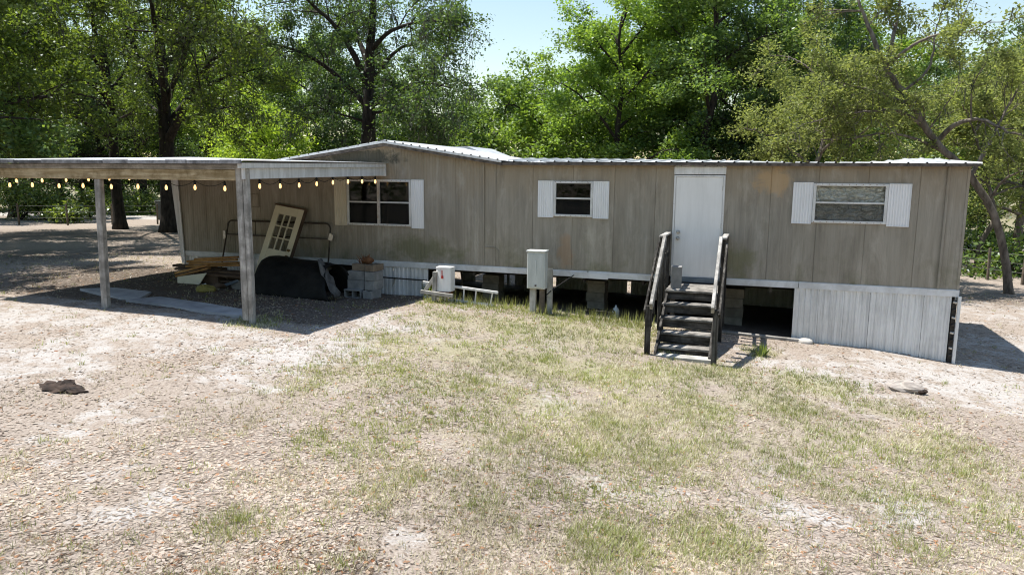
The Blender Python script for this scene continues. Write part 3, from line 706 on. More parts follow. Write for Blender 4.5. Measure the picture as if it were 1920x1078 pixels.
# ------------------------------------------------------------------ piers under the home (each pier a thing of stacked blocks)
def block(mb, cx, cy, z, L=.40, W=.20, H=.19, rz=0, flat=False):
    t = MB().bbox(cx - L / 2, cx + L / 2, cy - W / 2, cy + W / 2, z, z + H, .006)
    if rz: t.turn(rotm(0, 0, rz), (cx, cy, z))
    return mb.add(np.concatenate(t.v), t.f)
pl = [(1120, 1.0, 'pale block pier under the home, right of the grey meter box'), (1376, 1.0, 'pale block pier under the home beside the front steps'), (925, 1.0, 'block pier under the home between mailbox and meter box'),
      (820, 3.2, 'rear block pier under the home behind the mailbox'), (1250, 3.2, 'rear block pier under the home behind the front steps'), (1000, 3.2, 'rear block pier under the home behind the meter box')]
for u, y, lb in pl:
    x = at(u, 550, y)[0]; z0 = g1(x, y) - .03
    t = thing('block_pier', (x, y, z0), lb, 'pier', 'block piers under the home')
    k = 0; z = z0; top = -.29
    while z < top - .02:
        h = min(.195, top - z); b = block(MB(), x + .01 * math.sin(k * 3 + u), y, z, .40 if k % 2 else .38, .38, h - .004)
        b.build('block', 'concrete', t); z += h; k += 1

# ------------------------------------------------------------------ carport
YF = -4.5
cp = thing('carport', (-11, -2.2, -.55), 'open lean-to carport with weathered timber posts and corrugated metal roof', 'carport')
def zc_(y, x=-11.0): return float(np.interp(y, [-4.8, 0], [2.085, float(np.interp(x, [-13, -7.8], [2.27, 2.145]))]))
cx0, cx1 = -14.5, -7.76; n = 11
ed = np.linspace(cx0, cx1, n)
for a, b in zip(ed[:-1], ed[1:]):
    V = []; F = []; ys = [-4.72, -3, -1.5, .0 if a > -13.4 else .35]; xs = np.linspace(a, b - .002, 25)
    for i, x in enumerate(xs):
        for j, y in enumerate(ys):
            V.append((x, y, zc_(y, x) + .011 * math.cos((i / 24) * 2 * math.pi * 8)))
            if i and j: q_ = (i - 1) * 4 + j - 1; F.append((q_, i * 4 + j - 1, i * 4 + j, q_ + 1))
    MB().add(V, F).build('roof_panel', 'carport_roof', cp)
k = -14.45
i = 0
while k < -7.8:
    L = [.55, .8, .42, .66, .9, .5][i % 6]; e = min(k + L, -7.78)
    MB().bbox(k, e - .006, -4.745 - .006 * (i % 3), -4.722, 2.040, 2.103 - .006 * (i % 2), .003).build('edge_strip', 'edge_grey', cp); k = e; i += 1
    if e >= -7.79: break
MB().bbox(-14.45, -7.97, YF - .075, YF + .06, 1.955, 2.034, .01).build('beam_cap', 'grey_wood_x', cp)
MB().bbox(-14.45, -7.985, YF - .055, YF + .045, 1.775, 1.953, .01).build('front_beam', 'beam_wood', cp)
for x, nm in ((-14.35, 0),):
    MB().beam((x, -4.4, 1.92), (x, .2, 2.08), .05, .2, bev=.006).build('side_beam', 'grey_wood_y', cp)
# right side: white fascia and metal trim
def slab(mb, x0, x1, ya, yb, za0, za1, zb0, zb1):
    V = [(x0, ya, za0), (x1, ya, za0), (x1, ya, za1), (x0, ya, za1), (x0, yb, zb0), (x1, yb, zb0), (x1, yb, zb1), (x0, yb, zb1)]
    return mb.add(V, [(0, 1, 2, 3), (4, 7, 6, 5), (0, 4, 5, 1), (3, 2, 6, 7), (0, 3, 7, 4), (1, 5, 6, 2)])
slab(MB(), -7.90, -7.86, YF - .1, -.02, 1.80, 1.97, 1.88, 2.065).build('side_fascia', 'carport_white', cp)
slab(MB(), -7.89, -7.81, YF - .2, -.01, 1.972, 2.055, 2.067, 2.135).build('side_trim', 'carport_white', cp)
MB().bbox(-8.02, -7.80, -.06, -.022, 1.87, 2.15, .006).build('end_block', 'carport_white', cp)
for k_ in range(8):
    a_, b_ = cx0 + .1 + k_ * (cx1 - cx0 - .25) / 8, cx0 + .1 + (k_ + 1) * (cx1 - cx0 - .25) / 8
    slab(MB(), a_, b_ - .006, -4.55, -.02, zc_(-4.55, b_) - .045, zc_(-4.55, b_) - .03, zc_(0, b_) - .045, zc_(0, b_) - .03).build('bounce_blocker', 'brown_board', cp)  # dark boards added to cut the light bounced under the roof
for y in (-3.3, -2.2, -1.1): MB().beam((-14.3, y, zc_(y, -14.3) - .10), (-7.92, y, zc_(y, -7.92) - .10), .04, .09).build('purlin', 'grey_wood_x', cp)
def post(x, y, w_, lean=0):
    z0 = g1(x, y) - .05
    p_ = MB().bbox(x - w_ / 2, x + w_ / 2, y - .05, y + .05, z0, 1.774, .012)
    p_.turn(rotm(0, lean, 0), (x, y, 1.77)); return p_.build('post', 'grey_wood_z', cp)
post(-11.0, YF, .135, .022); post(-14.3, YF, .13)
z0 = g1(-7.9, YF)
MB().bbox(-8.055, -7.935, YF - .07, YF + .05, z0 + .06, 2.0, .014).turn(rotm(0, -.004, 0), (-8, YF, 2)).build('post', 'grey_wood_z', cp)
MB().bbox(-7.93, -7.845, YF - .055, YF + .04, z0 - .05, 1.965, .010).turn(rotm(0, -.002, 0), (-7.9, YF, 2)).build('post_facing', 'grey_wood_z', cp)

# string lights
def string(pts, label, group='string lights under the carport'):
    t = thing('string_lights', pts[0], label, 'string lights', group)
    pts = np.array(pts); cab = []
    for i, (a, b) in enumerate(zip(pts[:-1], pts[1:])):
        for s_ in np.linspace(0, 1, 6, endpoint=False): cab.append(a + (b - a) * s_ - np.array([0, 0, .085 * 4 * s_ * (1 - s_)]))
    cab.append(pts[-1]); MB().tube(cab, .006, 5).build('cable', 'cable', t)
    for q_ in pts:
        x, y, z = q_
        sk = MB().tube([(x, y, z + .012), (x, y, z - .01), (x, y, z - .065), (x, y, z - .07)], [.010, .019, .021, .018], 8).build('socket', 'cable', t)
        MB().tube([(x, y, z - .068), (x, y, z - .08), (x, y, z - .10), (x, y, z - .125), (x, y, z - .145), (x, y, z - .155)], [.010, .014, .020, .022, .016, .004], 10).build('bulb', 'bulb', sk, True)
xs = [at(u, 345, YF + .06)[0] for u in (-36, 16.7, 59, 109, 154, 207, 257, 310, 364, 420)]
string([(x, YF + .075, 1.765 - .01 * (i % 2)) for i, x in enumerate(xs)], 'string of lit warm bulbs hanging along the front beam of the carport')
string([(-7.95, y, 1.79 + (y + 4.4) * .02 - .015 * math.sin(i)) for i, y in enumerate(np.linspace(-4.1, -.25, 8))], 'string of lit warm bulbs along the right side of the carport up to the window')
string([(-14.25, y, 1.80 + (y + 4.4) * .02) for y in np.linspace(-4.1, -.2, 8)], 'string of lit warm bulbs along the far left side of the carport')

# concrete slabs on the carport ground edge
def slab_thing(corners, lab):
    P = np.array([onground(*c) for c in corners]); mb = MB(); n = len(P)
    top = P + [0, 0, .045]; bot = P - [0, 0, .06]
    mb.add(np.concatenate([bot, top]), [tuple(range(n, 2 * n))] + [(k, (k + 1) % n, n + (k + 1) % n, n + k) for k in range(n)])
    tag(mb.build('concrete_slab', 'slab_concrete'), lab, 'slab', 'slabs at the carport edge')
slab_thing([(236, 566), (300, 560), (390, 573), (480, 588), (474, 599), (380, 588), (300, 574)], 'long pale concrete slab strip between the two carport posts')
slab_thing([(150, 545), (215, 543), (284, 551), (262, 563), (225, 562)], 'short pale concrete slab behind the left carport post')

# ------------------------------------------------------------------ front steps
st = thing('wooden_steps', (-1.1, -1.4, -1.1), 'weathered grey wooden steps with sloping handrails below the white front door', 'steps')
SX0, SX1 = -1.60, -.66
lv = [(-.125, -1.0), (-.335, -1.26), (-.545, -1.52), (-.755, -1.79), (-.945, -2.06)]
for k in range(6):
    y0 = -1.0 + k * .165; MB().bbox(SX0, SX1 + .004 * k, y0, y0 + .158, -.165, -.125 + .003 * (k % 2), .006).build('landing_board', 'sunlit_tread_wood', st)
for k, (z, y) in enumerate(lv):
    if k:
        MB().bbox(SX0 - .02, SX1 + .01, y, y + .15, z - .042, z, .006).build('tread', 'sunlit_tread_wood', st)
        MB().bbox(SX0 - .02, SX1 + .01, y + .154, y + .30, z - .042, z - .003, .006).build('tread', 'sunlit_tread_wood', st)
    MB().bbox(SX0 + .005, SX1 - .005, y + .03, y + .068, z - .175, z - .044, .006).build('riser', 'step_wood_x', st)
zb = g1(-1.1, -2.35)
MB().bbox(SX0 - .02, SX1 + .01, -2.40, -2.16, zb - .03, zb + .045, .006).build('base_plank', 'pale_wood_x', st)
for x in (SX0 + .03, SX1 - .03):
    MB().beam((x, -2.28, -1.10), (x, -.85, -.02 - .21), .04, .22, bev=.004).build('stringer', 'step_wood_y', st)
for x, sgn in ((-1.69, -1), (-.615, 1)):
    MB().bbox(x - .045, x + .045, -2.44, -2.35, g1(x, -2.4) - .04, -.20, .008).build('rail_post', 'step_wood_z', st)
    MB().bbox(x - .04, x + .04, -.98, -.90, g1(x, -.9) - .04, .82, .008).build('rail_post', 'step_wood_z', st)
    MB().bbox(x - .04, x + .04, -.14, -.06, -.9, .82, .008).build('rail_post', 'step_wood_z', st)
    MB().beam((x, -1.05, .84), (x, -.05, .84), .10, .038).build('rail_cap', 'grey_wood_y', st)
    MB().beam((x - .05 * sgn, -2.47, -.205), (x - .05 * sgn, -1.0, .83), .055, .13).build('handrail', 'grey_wood_y', st)
    MB().beam((x + .055 * sgn, -2.44, -.30), (x + .055 * sgn, -1.0, .72), .035, .09).build('handrail', 'step_wood_y', st)
    MB().beam((x, -.98, .45), (x, -.08, .45), .035, .09).build('mid_rail', 'step_wood_y', st)
    for k in range(4):
        y = -1.28 - .27 * k; zt = .83 - (-1.0 - y) * .704 - .06
        MB().bbox(x - .018 + .0 * sgn, x + .018, y - .04, y + .04, zt - .62, zt, .004).build('baluster', 'step_wood_z', st)
    for y in (-.70, -.42): MB().bbox(x - .018, x + .018, y - .04, y + .04, -.1, .82, .004).build('baluster', 'step_wood_z', st)
for x in (SX0 + .06, SX1 - .06): MB().bbox(x - .04, x + .04, -.25, -.16, g1(x, -.2) - .03, -.167, .006).build('leg', 'step_wood_z', st)
# block on the landing
def cinder(cx, cy, z, name='cinder_block', mat='block_pale', L=.40, W=.20, H=.19, upright=False, holes='top', rz=0., label=None, group=None):
    """two-cell hollow block; holes along z, then turned"""
    t = .032; mb = MB(); bev = .004
    mb.bbox(-L / 2, L / 2, -W / 2, -W / 2 + t, 0, H, bev).bbox(-L / 2, L / 2, W / 2 - t, W / 2, 0, H, bev)
    for x in (-L / 2, -t / 2, L / 2 - t): mb.bbox(x + .001, x + t - .001, -W / 2 + t - .002, W / 2 - t + .002, .002, H - .002, bev)
    if upright: mb.turn(rotm(0, R(90), 0), (0, 0, 0)); mb.v = [q_ + [-H / 2, 0, L / 2] for q_ in mb.v]
    elif holes == 'front': mb.turn(rotm(R(90), 0, 0), (0, 0, 0)); mb.v = [q_ + [0, H / 2, W / 2] for q_ in mb.v]
    mb.turn(rotm(0, 0, rz), (0, 0, 0)); mb.v = [q_ + [cx, cy, z] for q_ in mb.v]
    o = mb.build(name, mat); return tag(o, label, 'block', group)
cinder(-1.44, -.72, -.122, upright=True, rz=R(4), label='grey concrete block standing on end on the step landing')

# ------------------------------------------------------------------ things in front of the crawlspace
# grey meter box on a post
zg = g1(-4.1, -.7)
mt = thing('meter_box', (-4.1, -.65, zg), 'tall grey metal electric box on short wooden posts before the crawlspace', 'electric box')
bx = MB().bbox(-4.31, -3.945, -.80, -.60, -.29, .44, .008).build('cabinet', 'grey_box', mt)
MB().bbox(-4.325, -3.93, -.83, -.585, .435, .465, .006).build('lid', 'grey_box', bx)
MB().bbox(-4.295, -3.96, -.812, -.80, -.265, .40, .004).build('cover', 'grey_box', bx)
MB().bbox(-4.145, -4.11, -.830, -.813, -.235, -.205, .003).build('latch', 'dark_steel', bx)
MB().bbox(-4.135, -4.12, -.824, -.812, -.02, .27, .003).build('ridge', 'grey_box', bx)
MB().bbox(-4.27, -4.15, -.74, -.66, zg - .05, -.29, .006).build('leg', 'pale_wood_z', mt)
MB().bbox(-3.955, -3.845, -.62, -.56, zg - .05, .10, .006).build('leg', 'pale_wood_z', mt)
MB().tube([(-4.03, -.68, zg - .05), (-4.03, -.68, -.29)], .055, 10).build('pole', 'fence_wood', mt)
MB().tube([(-3.94, -.7, -.42), (-3.85, -.6, -.32), (-3.7, -.35, -.2), (-3.55, -.05, -.08)], .010, 6).build('cable', 'cable', mt)
# mailbox standing on end, fixed to its fallen post
zg = g1(-6.2, -.75)
mbx = thing('mailbox', (-6.15, -.65, zg), 'white metal mailbox turned on end with red flag, on old wooden post', 'mailbox')
prof = [(-.17, -.08), (.17, -.08)]
prof = []
hw, dp = .165, .20
for a in np.linspace(0, np.pi, 9): prof.append((-6.145 + hw * math.cos(a), -.70 + .0 - dp * .28 * math.sin(a)))
prof += [(-6.145 - hw, -.50), (-6.145 + hw, -.50)]
b_ = MB().prism(prof, 'z', -.47, .02).build('box', 'mailbox_white', mbx)
prof2 = [(-6.145 + (p_[0] + 6.145) * 1.035, -.60 + (p_[1] + .60) * 1.035) for p_ in prof]
MB().prism(prof2, 'z', .0, .032).build('door', 'mailbox_white', b_)
MB().bbox(-6.16, -6.145, -.775, -.757, -.16, -.03, .002).bbox(-6.17, -6.125, -.775, -.757, -.20, -.14, .002).build('flag', 'red_flag', b_)
MB().prism([(-6.145 + (p_[0] + 6.145) * .82, -.60 + (p_[1] + .60) * .82) for p_ in prof], 'z', -.53, -.471).build('base', 'rust', mbx)
MB().bbox(-6.38, -6.30, -.80, -.72, zg - .05, -.06, .006).turn(rotm(0, .05, 0), (-6.34, -.76, zg)).build('post', 'pale_wood_z', mbx)
MB().beam((-6.62, -.80, -.49), (-5.87, -.86, -.53), .04, .075).build('arm', 'pale_wood_x', mbx)
MB().beam((-6.55, -.72, -.47), (-6.33, -.70, -.16), .04, .075, upv=(1, 0, 0)).build('brace', 'pale_wood_z', mbx)
# ladder lying on edge
zg = g1(-5.6, -.5)
ld = thing('ladder', (-5.8, -.45, zg), 'white metal ladder lying on its edge behind the mailbox', 'ladder')
A, B = at(793, 529, -.42), at(934, 549, -.62)
MB().beam(A, B, .03, .055).build('rail', 'white_trim', ld)
A2, B2 = A - [-.02, -.02, .42], B - [.06, -.02, .40]
A2[2] = g1(A2[0], A2[1]) + .03; B2[2] = g1(B2[0], B2[1]) + .03
MB().beam(A2, B2, .03, .055).build('rail', 'white_trim', ld)
for t in (.04, .30, .56, .72, .93): MB().tube([A + (B - A) * t, A2 + (B2 - A2) * t], .017, 8).build('rung', 'white_trim', ld)
MB().beam(A + (B - A) * .53 + [0, .12, -.02], A + (B - A) * .68 + [0, .14, -.03], .02, .03).build('spreader', 'white_trim', ld)
# bottle jug and cables under the home
x, y = -2.7, .1; z = g1(x, y)
tag(MB().tube([(x, y, z - .01), (x, y, z), (x, y, z + .14), (x, y, z + .19), (x, y, z + .21), (x, y, z + .25)], [.06, .075, .075, .05, .022, .022], 12).build('plastic_jug', 'bottle', smooth=True), 'pale plastic jug on the ground in the crawlspace opening', 'jug')
pts = []
for t in np.linspace(0, 1, 40): pts.append((-3.55 + .9 * t + .1 * math.sin(t * 17), -.1 + .12 * math.cos(t * 13), g1(-3.3, -.1) + .05 + .07 * abs(math.sin(t * 11))))
tag(MB().tube(pts, .012, 6).build('old_hose', 'cable', smooth=True), 'dark tangled hose lying at the crawlspace opening', 'hose')
x0 = at(866, 560, .4)[0]
tag(MB().tube([(x0 - .03, .4, -.14), (x0, .42, -.4), (x0 + .04, .3, g1(x0, .3) - .03)], .018, 8).build('drain_pipe', 'tube_metal', smooth=True), 'thin bent pipe dropping from the floor behind the ladder', 'pipe')
tag(MB().beam((.1 - .9, -.28, g1(-.8, -.28) + .03), (1.0, -.12, g1(1, -.12) + .035), .09, .05).build('timber_sill', 'grey_wood_x'), 'grey timber lying on the ground between steps and skirting', 'timber')

# ------------------------------------------------------------------ junk under the carport
# leaning nine-pane door
TL, TR_ = at(517, 384, -.10), at(577, 392, -.13)
wv = TR_ - TL; wv = np.array([wv[0], -.02, wv[2]]); 
BLp = at(480, 500, -.62)
hv = BLp - TL; hv /= np.linalg.norm(hv); wv = wv - hv * (wv @ hv); wv /= np.linalg.norm(wv); nv = np.cross(wv, hv)   # wv right, hv down the door
if nv[1] > 0: nv = -nv
DM = np.array([wv, hv, nv]).T
def dpart(name, mat, x0, x1, y0, y1, z0, z1, par, bev=.004):
    t = MB().bbox(x0, x1, y0, y1, z0, z1, bev); t.v = [q_ @ DM.T + TL for q_ in t.v]; return t.build(name, mat, par)
ldoor = thing('leaning_door', TL + hv * 1.9, 'cream nine-pane door tilted and leaning against the carport wall', 'door')
DW, DH = .80, 1.98; px0, px1, py0, py1 = .15, .65, .19, 1.02
dl = dpart('stile', 'old_door_white', 0, px0, 0, DH, -.045, 0, ldoor)
dpart('stile', 'old_door_white', px1, DW, 0, DH, -.045, 0, ldoor)
dpart('top_rail', 'old_door_white', px0 + .001, px1 - .001, .001, py0, -.045, -.001, ldoor)
dpart('lower_panel', 'old_door_white', px0 + .001, px1 - .001, py1, DH - .001, -.045, -.001, ldoor)
for i in range(3):
    for j in range(3):
        a0 = px0 + (px1 - px0) * i / 3; b0 = py0 + (py1 - py0) * j / 3
        dpart('pane', 'glass', a0 + .012, a0 + (px1 - px0) / 3 - .012, b0 + .012, b0 + (py1 - py0) / 3 - .012, -.025, -.020, ldoor, .001)
for i in (1, 2):
    a0 = px0 + (px1 - px0) * i / 3; dpart('glazing_bar', 'old_door_white', a0 - .013, a0 + .013, py0, py1, -.035, .004, ldoor)
    b0 = py0 + (py1 - py0) * i / 3; dpart('glazing_bar', 'old_door_white', px0, px1, b0 - .013, b0 + .013, -.034, .003, ldoor)
dpart('door_edge', 'brown_board', DW + .001, DW + .022, -.02, DH, -.10, .006, ldoor); dpart('door_edge', 'brown_board', -.02, DW + .02, -.035, -.001, -.09, .004, ldoor)
for b0, nm in ((.98, 'deadbolt'), (1.13, 'door_knob')):
    c = TL + wv * .725 + hv * b0
    MB().tube([c - nv * .0, c + nv * .012, c + nv * .03, c + nv * .05, c + nv * .06], [.034, .034, .018, .03, .012], 10).build(nm, 'brass', ldoor, True)
# tubular bed frame
bf = thing('bed_frame', (-10.6, -.25, -.5), 'rusty tubular metal bed headboard leaning against the wall behind the door', 'bed frame')
def arch(z0, z1, x0, x1, y0, y1, r_=.12):
    P = [(x0 - .06, y0, z0)]
    for a in np.linspace(np.pi, np.pi / 2, 6): P.append((x0 + r_ + r_ * math.cos(a), y1, z1 - r_ + r_ * math.sin(a)))
    for a in np.linspace(np.pi / 2, 0, 6): P.append((x1 - r_ + r_ * math.cos(a), y1, z1 - r_ + r_ * math.sin(a)))
    P.append((x1 + .06, y0, z0)); return P
MB().tube(arch(-.55, .80, -12.02, -9.20, -.40, -.10), .019, 8).build('arch_tube', 'tube_metal', bf, True)
MB().tube([(-12.06, -.16, .48), (-9.15, -.16, .46)], .016, 8).build('cross_tube', 'tube_metal', bf, True)
for x in (-11.2, -10.0): MB().tube([(x, -.13, .79), (x, -.16, .47)], .008, 6).build('spindle', 'tube_metal', bf, True)
MB().bbox(-12.10, -12.03, -.19, -.15, .36, .56, .004).build('bracket', 'steel_bright', bf)
MB().bbox(-9.20, -9.09, -.19, -.15, .42, .58, .004).turn(rotm(0, .4, 0), (-9.14, -.17, .5)).build('bracket', 'steel_bright', bf)
# lumber pile
def plank(a, b, wd, th, mat, label, group, cat='board', name='board'):
    return tag(MB().beam(a, b, wd, th, bev=.004).build(name, mat), label, cat, group)
rows = [(352, 490, 444, 487, -1.00), (356, 494, 448, 493, -1.12), (350, 499, 452, 497, -1.24), (366, 486, 446, 482, -.94), (330, 512, 392, 497, -1.55), (331, 518, 392, 503, -1.60)]
lab = ['orange lumber board at the back of the carport pile', 'orange lumber board in the middle of the carport pile', 'orange lumber board along the front of the upper carport pile', 'topmost orange lumber board on the carport pile',
       'upper of the two short orange boards resting slanted on the white panel', 'lower of the two short orange boards resting slanted on the white panel']
for (u0, v0, u1, v1, y), l_ in zip(rows, lab): plank(at(u0, v0, y), at(u1, v1, y + .04), .10, .045, 'lumber_x', l_, 'orange lumber boards')
brn = [((334, 503), (462, 512), -1.15, 'dark brown board beneath the orange lumber, near the left end'), ((330, 497), (420, 505), -1.05, 'dark brown board at the left under the orange lumber'), ((370, 512), (470, 520), -1.35, 'dark brown board sticking out front of the lumber pile'),
       ((360, 522), (468, 530), -1.25, 'lowest dark board of the lumber pile')]
for a, b, y, l_ in brn: plank(at(*a, y), at(*b, y + .05), .24, .05, 'brown_board', l_, 'dark boards in the lumber pile')
for k, (u, y) in enumerate(((350, -1.05), (445, -1.05), (400, -1.3))):
    P = at(u, 505, y); z = g1(P[0], y); tag(MB().bbox(P[0] - .2, P[0] + .2, y - .1, y + .15, z - .02, P[2] - .12 if P[2] - .12 > z + .05 else z + .1, .006).build('timber_bearer', 'brown_board'), ['dark timber bearer under the left end of the lumber pile', 'dark timber bearer under the right end of the lumber pile', 'dark timber bearer under the middle of the lumber pile'][k], 'timber', 'bearers under the lumber')
def sheet(corn, mat, name, label, cat, th=.02):
    P = np.array(corn); nrm = np.cross(P[1] - P[0], P[2] - P[0]); nrm /= np.linalg.norm(nrm); n = len(P)
    return tag(MB().add(np.concatenate([P, P + nrm * th]), [tuple(range(n))[::-1], tuple(range(n, 2 * n))] + [(k, (k + 1) % n, n + (k + 1) % n, n + k) for k in range(n)]).build(name, mat), label, cat)
sheet([at(333, 546, -1.72), at(375, 533, -1.60), at(388, 512, -1.52), at(334, 519, -1.66)], 'old_door_white', 'white_sheet', 'pale white panel under the slanted orange boards', 'panel')
sheet([at(441, 552, -1.70), at(466, 545, -1.62), at(466, 524, -1.45), at(431, 529, -1.50)], 'concrete', 'grey_sheet', 'small grey panel propped behind the right carport post', 'panel')
sheet([at(352, 545, -1.9), at(385, 531, -1.75), at(388, 534, -1.75), at(356, 549, -1.9)], 'white_trim', 'white_strip', 'thin white strip lying beside the pale panel', 'strip')
sheet([at(395, 541, -1.9), at(445, 524, -1.5), at(449, 527, -1.5), at(400, 545, -1.9)], 'blue_board', 'grey_strip', 'thin grey strip slanting through the junk pile', 'strip')
# crumpled yellow bag
def lump(cx, cy, cz, rx, ry, rz_, seed, n=14, rough=.35):
    V = []; F = []
    for i in range(n // 2 + 1):
        th = math.pi * i / (n // 2)
        for j in range(n):
            ph = 2 * math.pi * j / n
            d = np.array([math.sin(th) * math.cos(ph), math.sin(th) * math.sin(ph), math.cos(th)])
            s_ = 1 + rough * (float(fbm(np.array([d[0] * 2.2 + 5 + d[2]]), np.array([d[1] * 2.2 + 7 - d[2] * 1.3]), seed, 3)[0]) - .5) * 2
            V.append((cx + rx * d[0] * s_, cy + ry * d[1] * s_, cz + rz_ * d[2] * s_))
    for i in range(n // 2):
        for j in range(n): F.append((i * n + j, (i + 1) * n + j, (i + 1) * n + (j + 1) % n, i * n + (j + 1) % n))
    return MB().add(V, F)
P = onground(385, 547); tag(lump(P[0], P[1], P[2] + .05, .2, .14, .10, 3).build('yellow_bag', 'yellow_bag'), 'crumpled yellow bag on the ground before the lumber pile', 'bag')
P = onground(412, 540); tag(lump(P[0], P[1], P[2] + .04, .16, .12, .07, 8).build('dark_rag', 'brown_board'), 'dark crumpled rag in the junk behind the yellow bag', 'rag')
# black plastic liner: a shell lying on its side, rounded top, open at the right
nl, npf = 22, 26; V = []; F = []
zg = g1(-9.3, -1.6)
for i in range(nl):
    s_ = i / (nl - 1)
    x = -10.15 + 1.75 * s_
    hgt = .80 * (1 - .16 * s_) * (1 if s_ < .92 else 1 - .0 * s_)
    for j in range(npf):
        t = j / (npf - 1)
        # profile: from the ground at the front, up a leaning face, over a rounded top and down the back
        a = np.array([(-1.95, .0), (-1.98, .10), (-1.86, .45), (-1.70, .80), (-1.55, .95), (-1.35, 1.0), (-1.05, .98), (-.92, .85), (-.85, .5), (-.8, .02)])
        tt = t * (len(a) - 1); k = min(int(tt), len(a) - 2); f_ = tt - k; y, z = a[k] * (1 - f_) + a[k + 1] * f_
        end = max(0, .16 - s_) / .16
        y = y + end ** 2 * .28 * (1 if y < -1.3 else -.4); zz = z * hgt * (1 - .30 * end ** 2)
        xx = x + .34 * (1 - z) * (1.0 if s_ > .5 else -.35) * (abs(s_ - .5) * 2) ** 2
        V.append((xx + .02 * math.sin(7 * z + 3), y + .02 * math.sin(9 * s_ + 4 * z), zg - .02 + zz + .012 * math.sin(s_ * 13 + z * 5)))
        if i and j: q_ = (i - 1) * npf + j - 1; F.append((q_, i * npf + j - 1, i * npf + j, q_ + 1))
ln = MB().add(V, F).build('black_liner', 'black_plastic', smooth=True); tag(ln, 'large black plastic liner lying upturned before the leaning door', 'liner')
md = ln.modifiers.new('thick', 'SOLIDIFY'); md.thickness = .015
# torn tarp flap to its right
V = []; F = []
for i in range(14):
    s_ = i / 13
    for j in range(7):
        t = j / 6
        A0 = at(602, 490, -1.35) * (1 - s_) + at(640, 552, -1.45) * s_; B0 = at(592, 486, -1.75) * (1 - s_) + at(622, 556, -1.9) * s_
        q_ = A0 * (1 - t) + B0 * t + np.array([.03 * math.sin(t * 9 + s_ * 5), .02, .045 * math.sin(t * 6 + s_ * 14)])
        q_[2] = max(q_[2], g1(q_[0], q_[1]) + .01); V.append(q_)
        if i and j: a = (i - 1) * 7 + j - 1; F.append((a, i * 7 + j - 1, i * 7 + j, a + 1))
tp = MB().add(V, F).build('torn_tarp', 'tarp', smooth=True); tag(tp, 'torn grey tarp flap hanging off the right end of the black liner', 'tarp'); tp.modifiers.new('thick', 'SOLIDIFY').thickness = .006
P = at(616, 500, -.9); tag(lump(P[0], P[1], P[2], .12, .10, .09, 4).build('crumpled_bag', 'tarp'), 'small crumpled grey bag behind the torn tarp', 'bag')
P = at(626, 513, -.8); tag(lump(P[0], P[1], P[2], .07, .07, .07, 6, rough=.15).build('white_jug', 'bottle'), 'small pale round jug beside the crumpled bag', 'jug')
for k, (x, l_) in enumerate(((-8.75, 'rusty board lying low under the belt band by the blocks'), (-8.95, 'second rusty board lying under the belt band near the tarp'))):
    plank((x - .5, -.35 - .15 * k, g1(x, -.3) + .10 + .14 * k), (x + .5, -.30 - .15 * k, g1(x, -.3) + .12 + .14 * k), .16, .04, 'brown_board', l_, 'rusty boards by the block stack')
# cinder block stack
zs = g1(-8.0, -.75); yb_ = -.72; bxs = -8.02
cinder(bxs - .09, yb_ - .22, zs, holes='front', mat='block_pale', label='hollow block on its side at the foot of the block stack', group='cinder blocks under the carport', rz=.05)
cinder(bxs + .29, yb_ - .14, zs, holes='top', mat='block_pale', label='block at the right foot of the stack, turned sideways', group='cinder blocks under the carport', rz=R(88))
cinder(bxs - .05, yb_ + .02, zs, holes='top', mat='concrete', label='block hidden at the back foot of the block stack', group='cinder blocks under the carport')
lay = [('pale block low on the left of the carport block stack', -.08, 0, 1), ('pale block low on the right of the carport block stack', .28, 90, 1), ('pale block high on the left of the carport block stack', -.07, 0, 2), ('pale block high on the right of the carport block stack', .285, 90, 2)]
for l_, dx, rz_, lvl in lay: cinder(bxs + dx, yb_ - (.04 if rz_ else .08), zs + .195 * lvl, mat='block_pale', rz=R(rz_ + 2 * lvl - 3), label=l_, group='cinder blocks under the carport', W=.20 if rz_ == 0 else .22)
cinder(bxs + .02, yb_ - .05, zs + .588, mat='block_brown', H=.14, rz=.06, label='brown topmost block on the left of the carport stack', group='cinder blocks under the carport')
cinder(bxs + .29, yb_ - .02, zs + .588, mat='block_brown', H=.14, rz=R(86), label='brown topmost block on the right of the carport stack', group='cinder blocks under the carport')
mbp = MB()
for k in range(26):
    a = random.random() * 6.28; r_ = .1 * random.random(); x, y = bxs + .02 + r_ * math.cos(a), yb_ + r_ * math.sin(a) * .7
    h = .08 + .14 * random.random(); mbp.tube([(x, y, zs + .73), (x + .04 * math.cos(a), y + .03 * math.sin(a), zs + .73 + h * .6), (x + .11 * math.cos(a), y + .07 * math.sin(a), zs + .73 + h)], [.012, .009, .003], 4)
tag(mbp.build('rusty_scrap', 'rust'), 'clump of rusty brown scrap on top of the block stack', 'scrap')
tag(lump(bxs + .13, yb_, zs + .80, .13, .09, .075, 12).build('rusty_can', 'rust'), 'crushed rusty can lying on the brown top blocks', 'can')
# sticks leaning on the left skirting
for u, l_ in ((712, 'pale stick leaning on the skirting beside the block stack'), (735, 'pale stick leaning on the skirting further from the block stack')):
    a = onground(u - 2, 551); b = at(u + 6, 521, -.06); tag(MB().beam(a + [0, .0, .0], b, .035, .02).build('stick', 'pale_wood_z'), l_, 'stick', 'sticks against the skirting')
tag(MB().beam(at(706, 519, -.10), at(800, 526, -.12), .02, .03).build('dark_strip', 'dark_steel'), 'thin dark strip lying across the left white skirting', 'strip')
tag(MB().beam(onground(706, 549) + [0, 0, .03], onground(798, 553) + [0, 0, .03], .05, .07).build('timber_edge', 'blue_board'), 'dark timber on the ground along the left white skirting', 'timber')

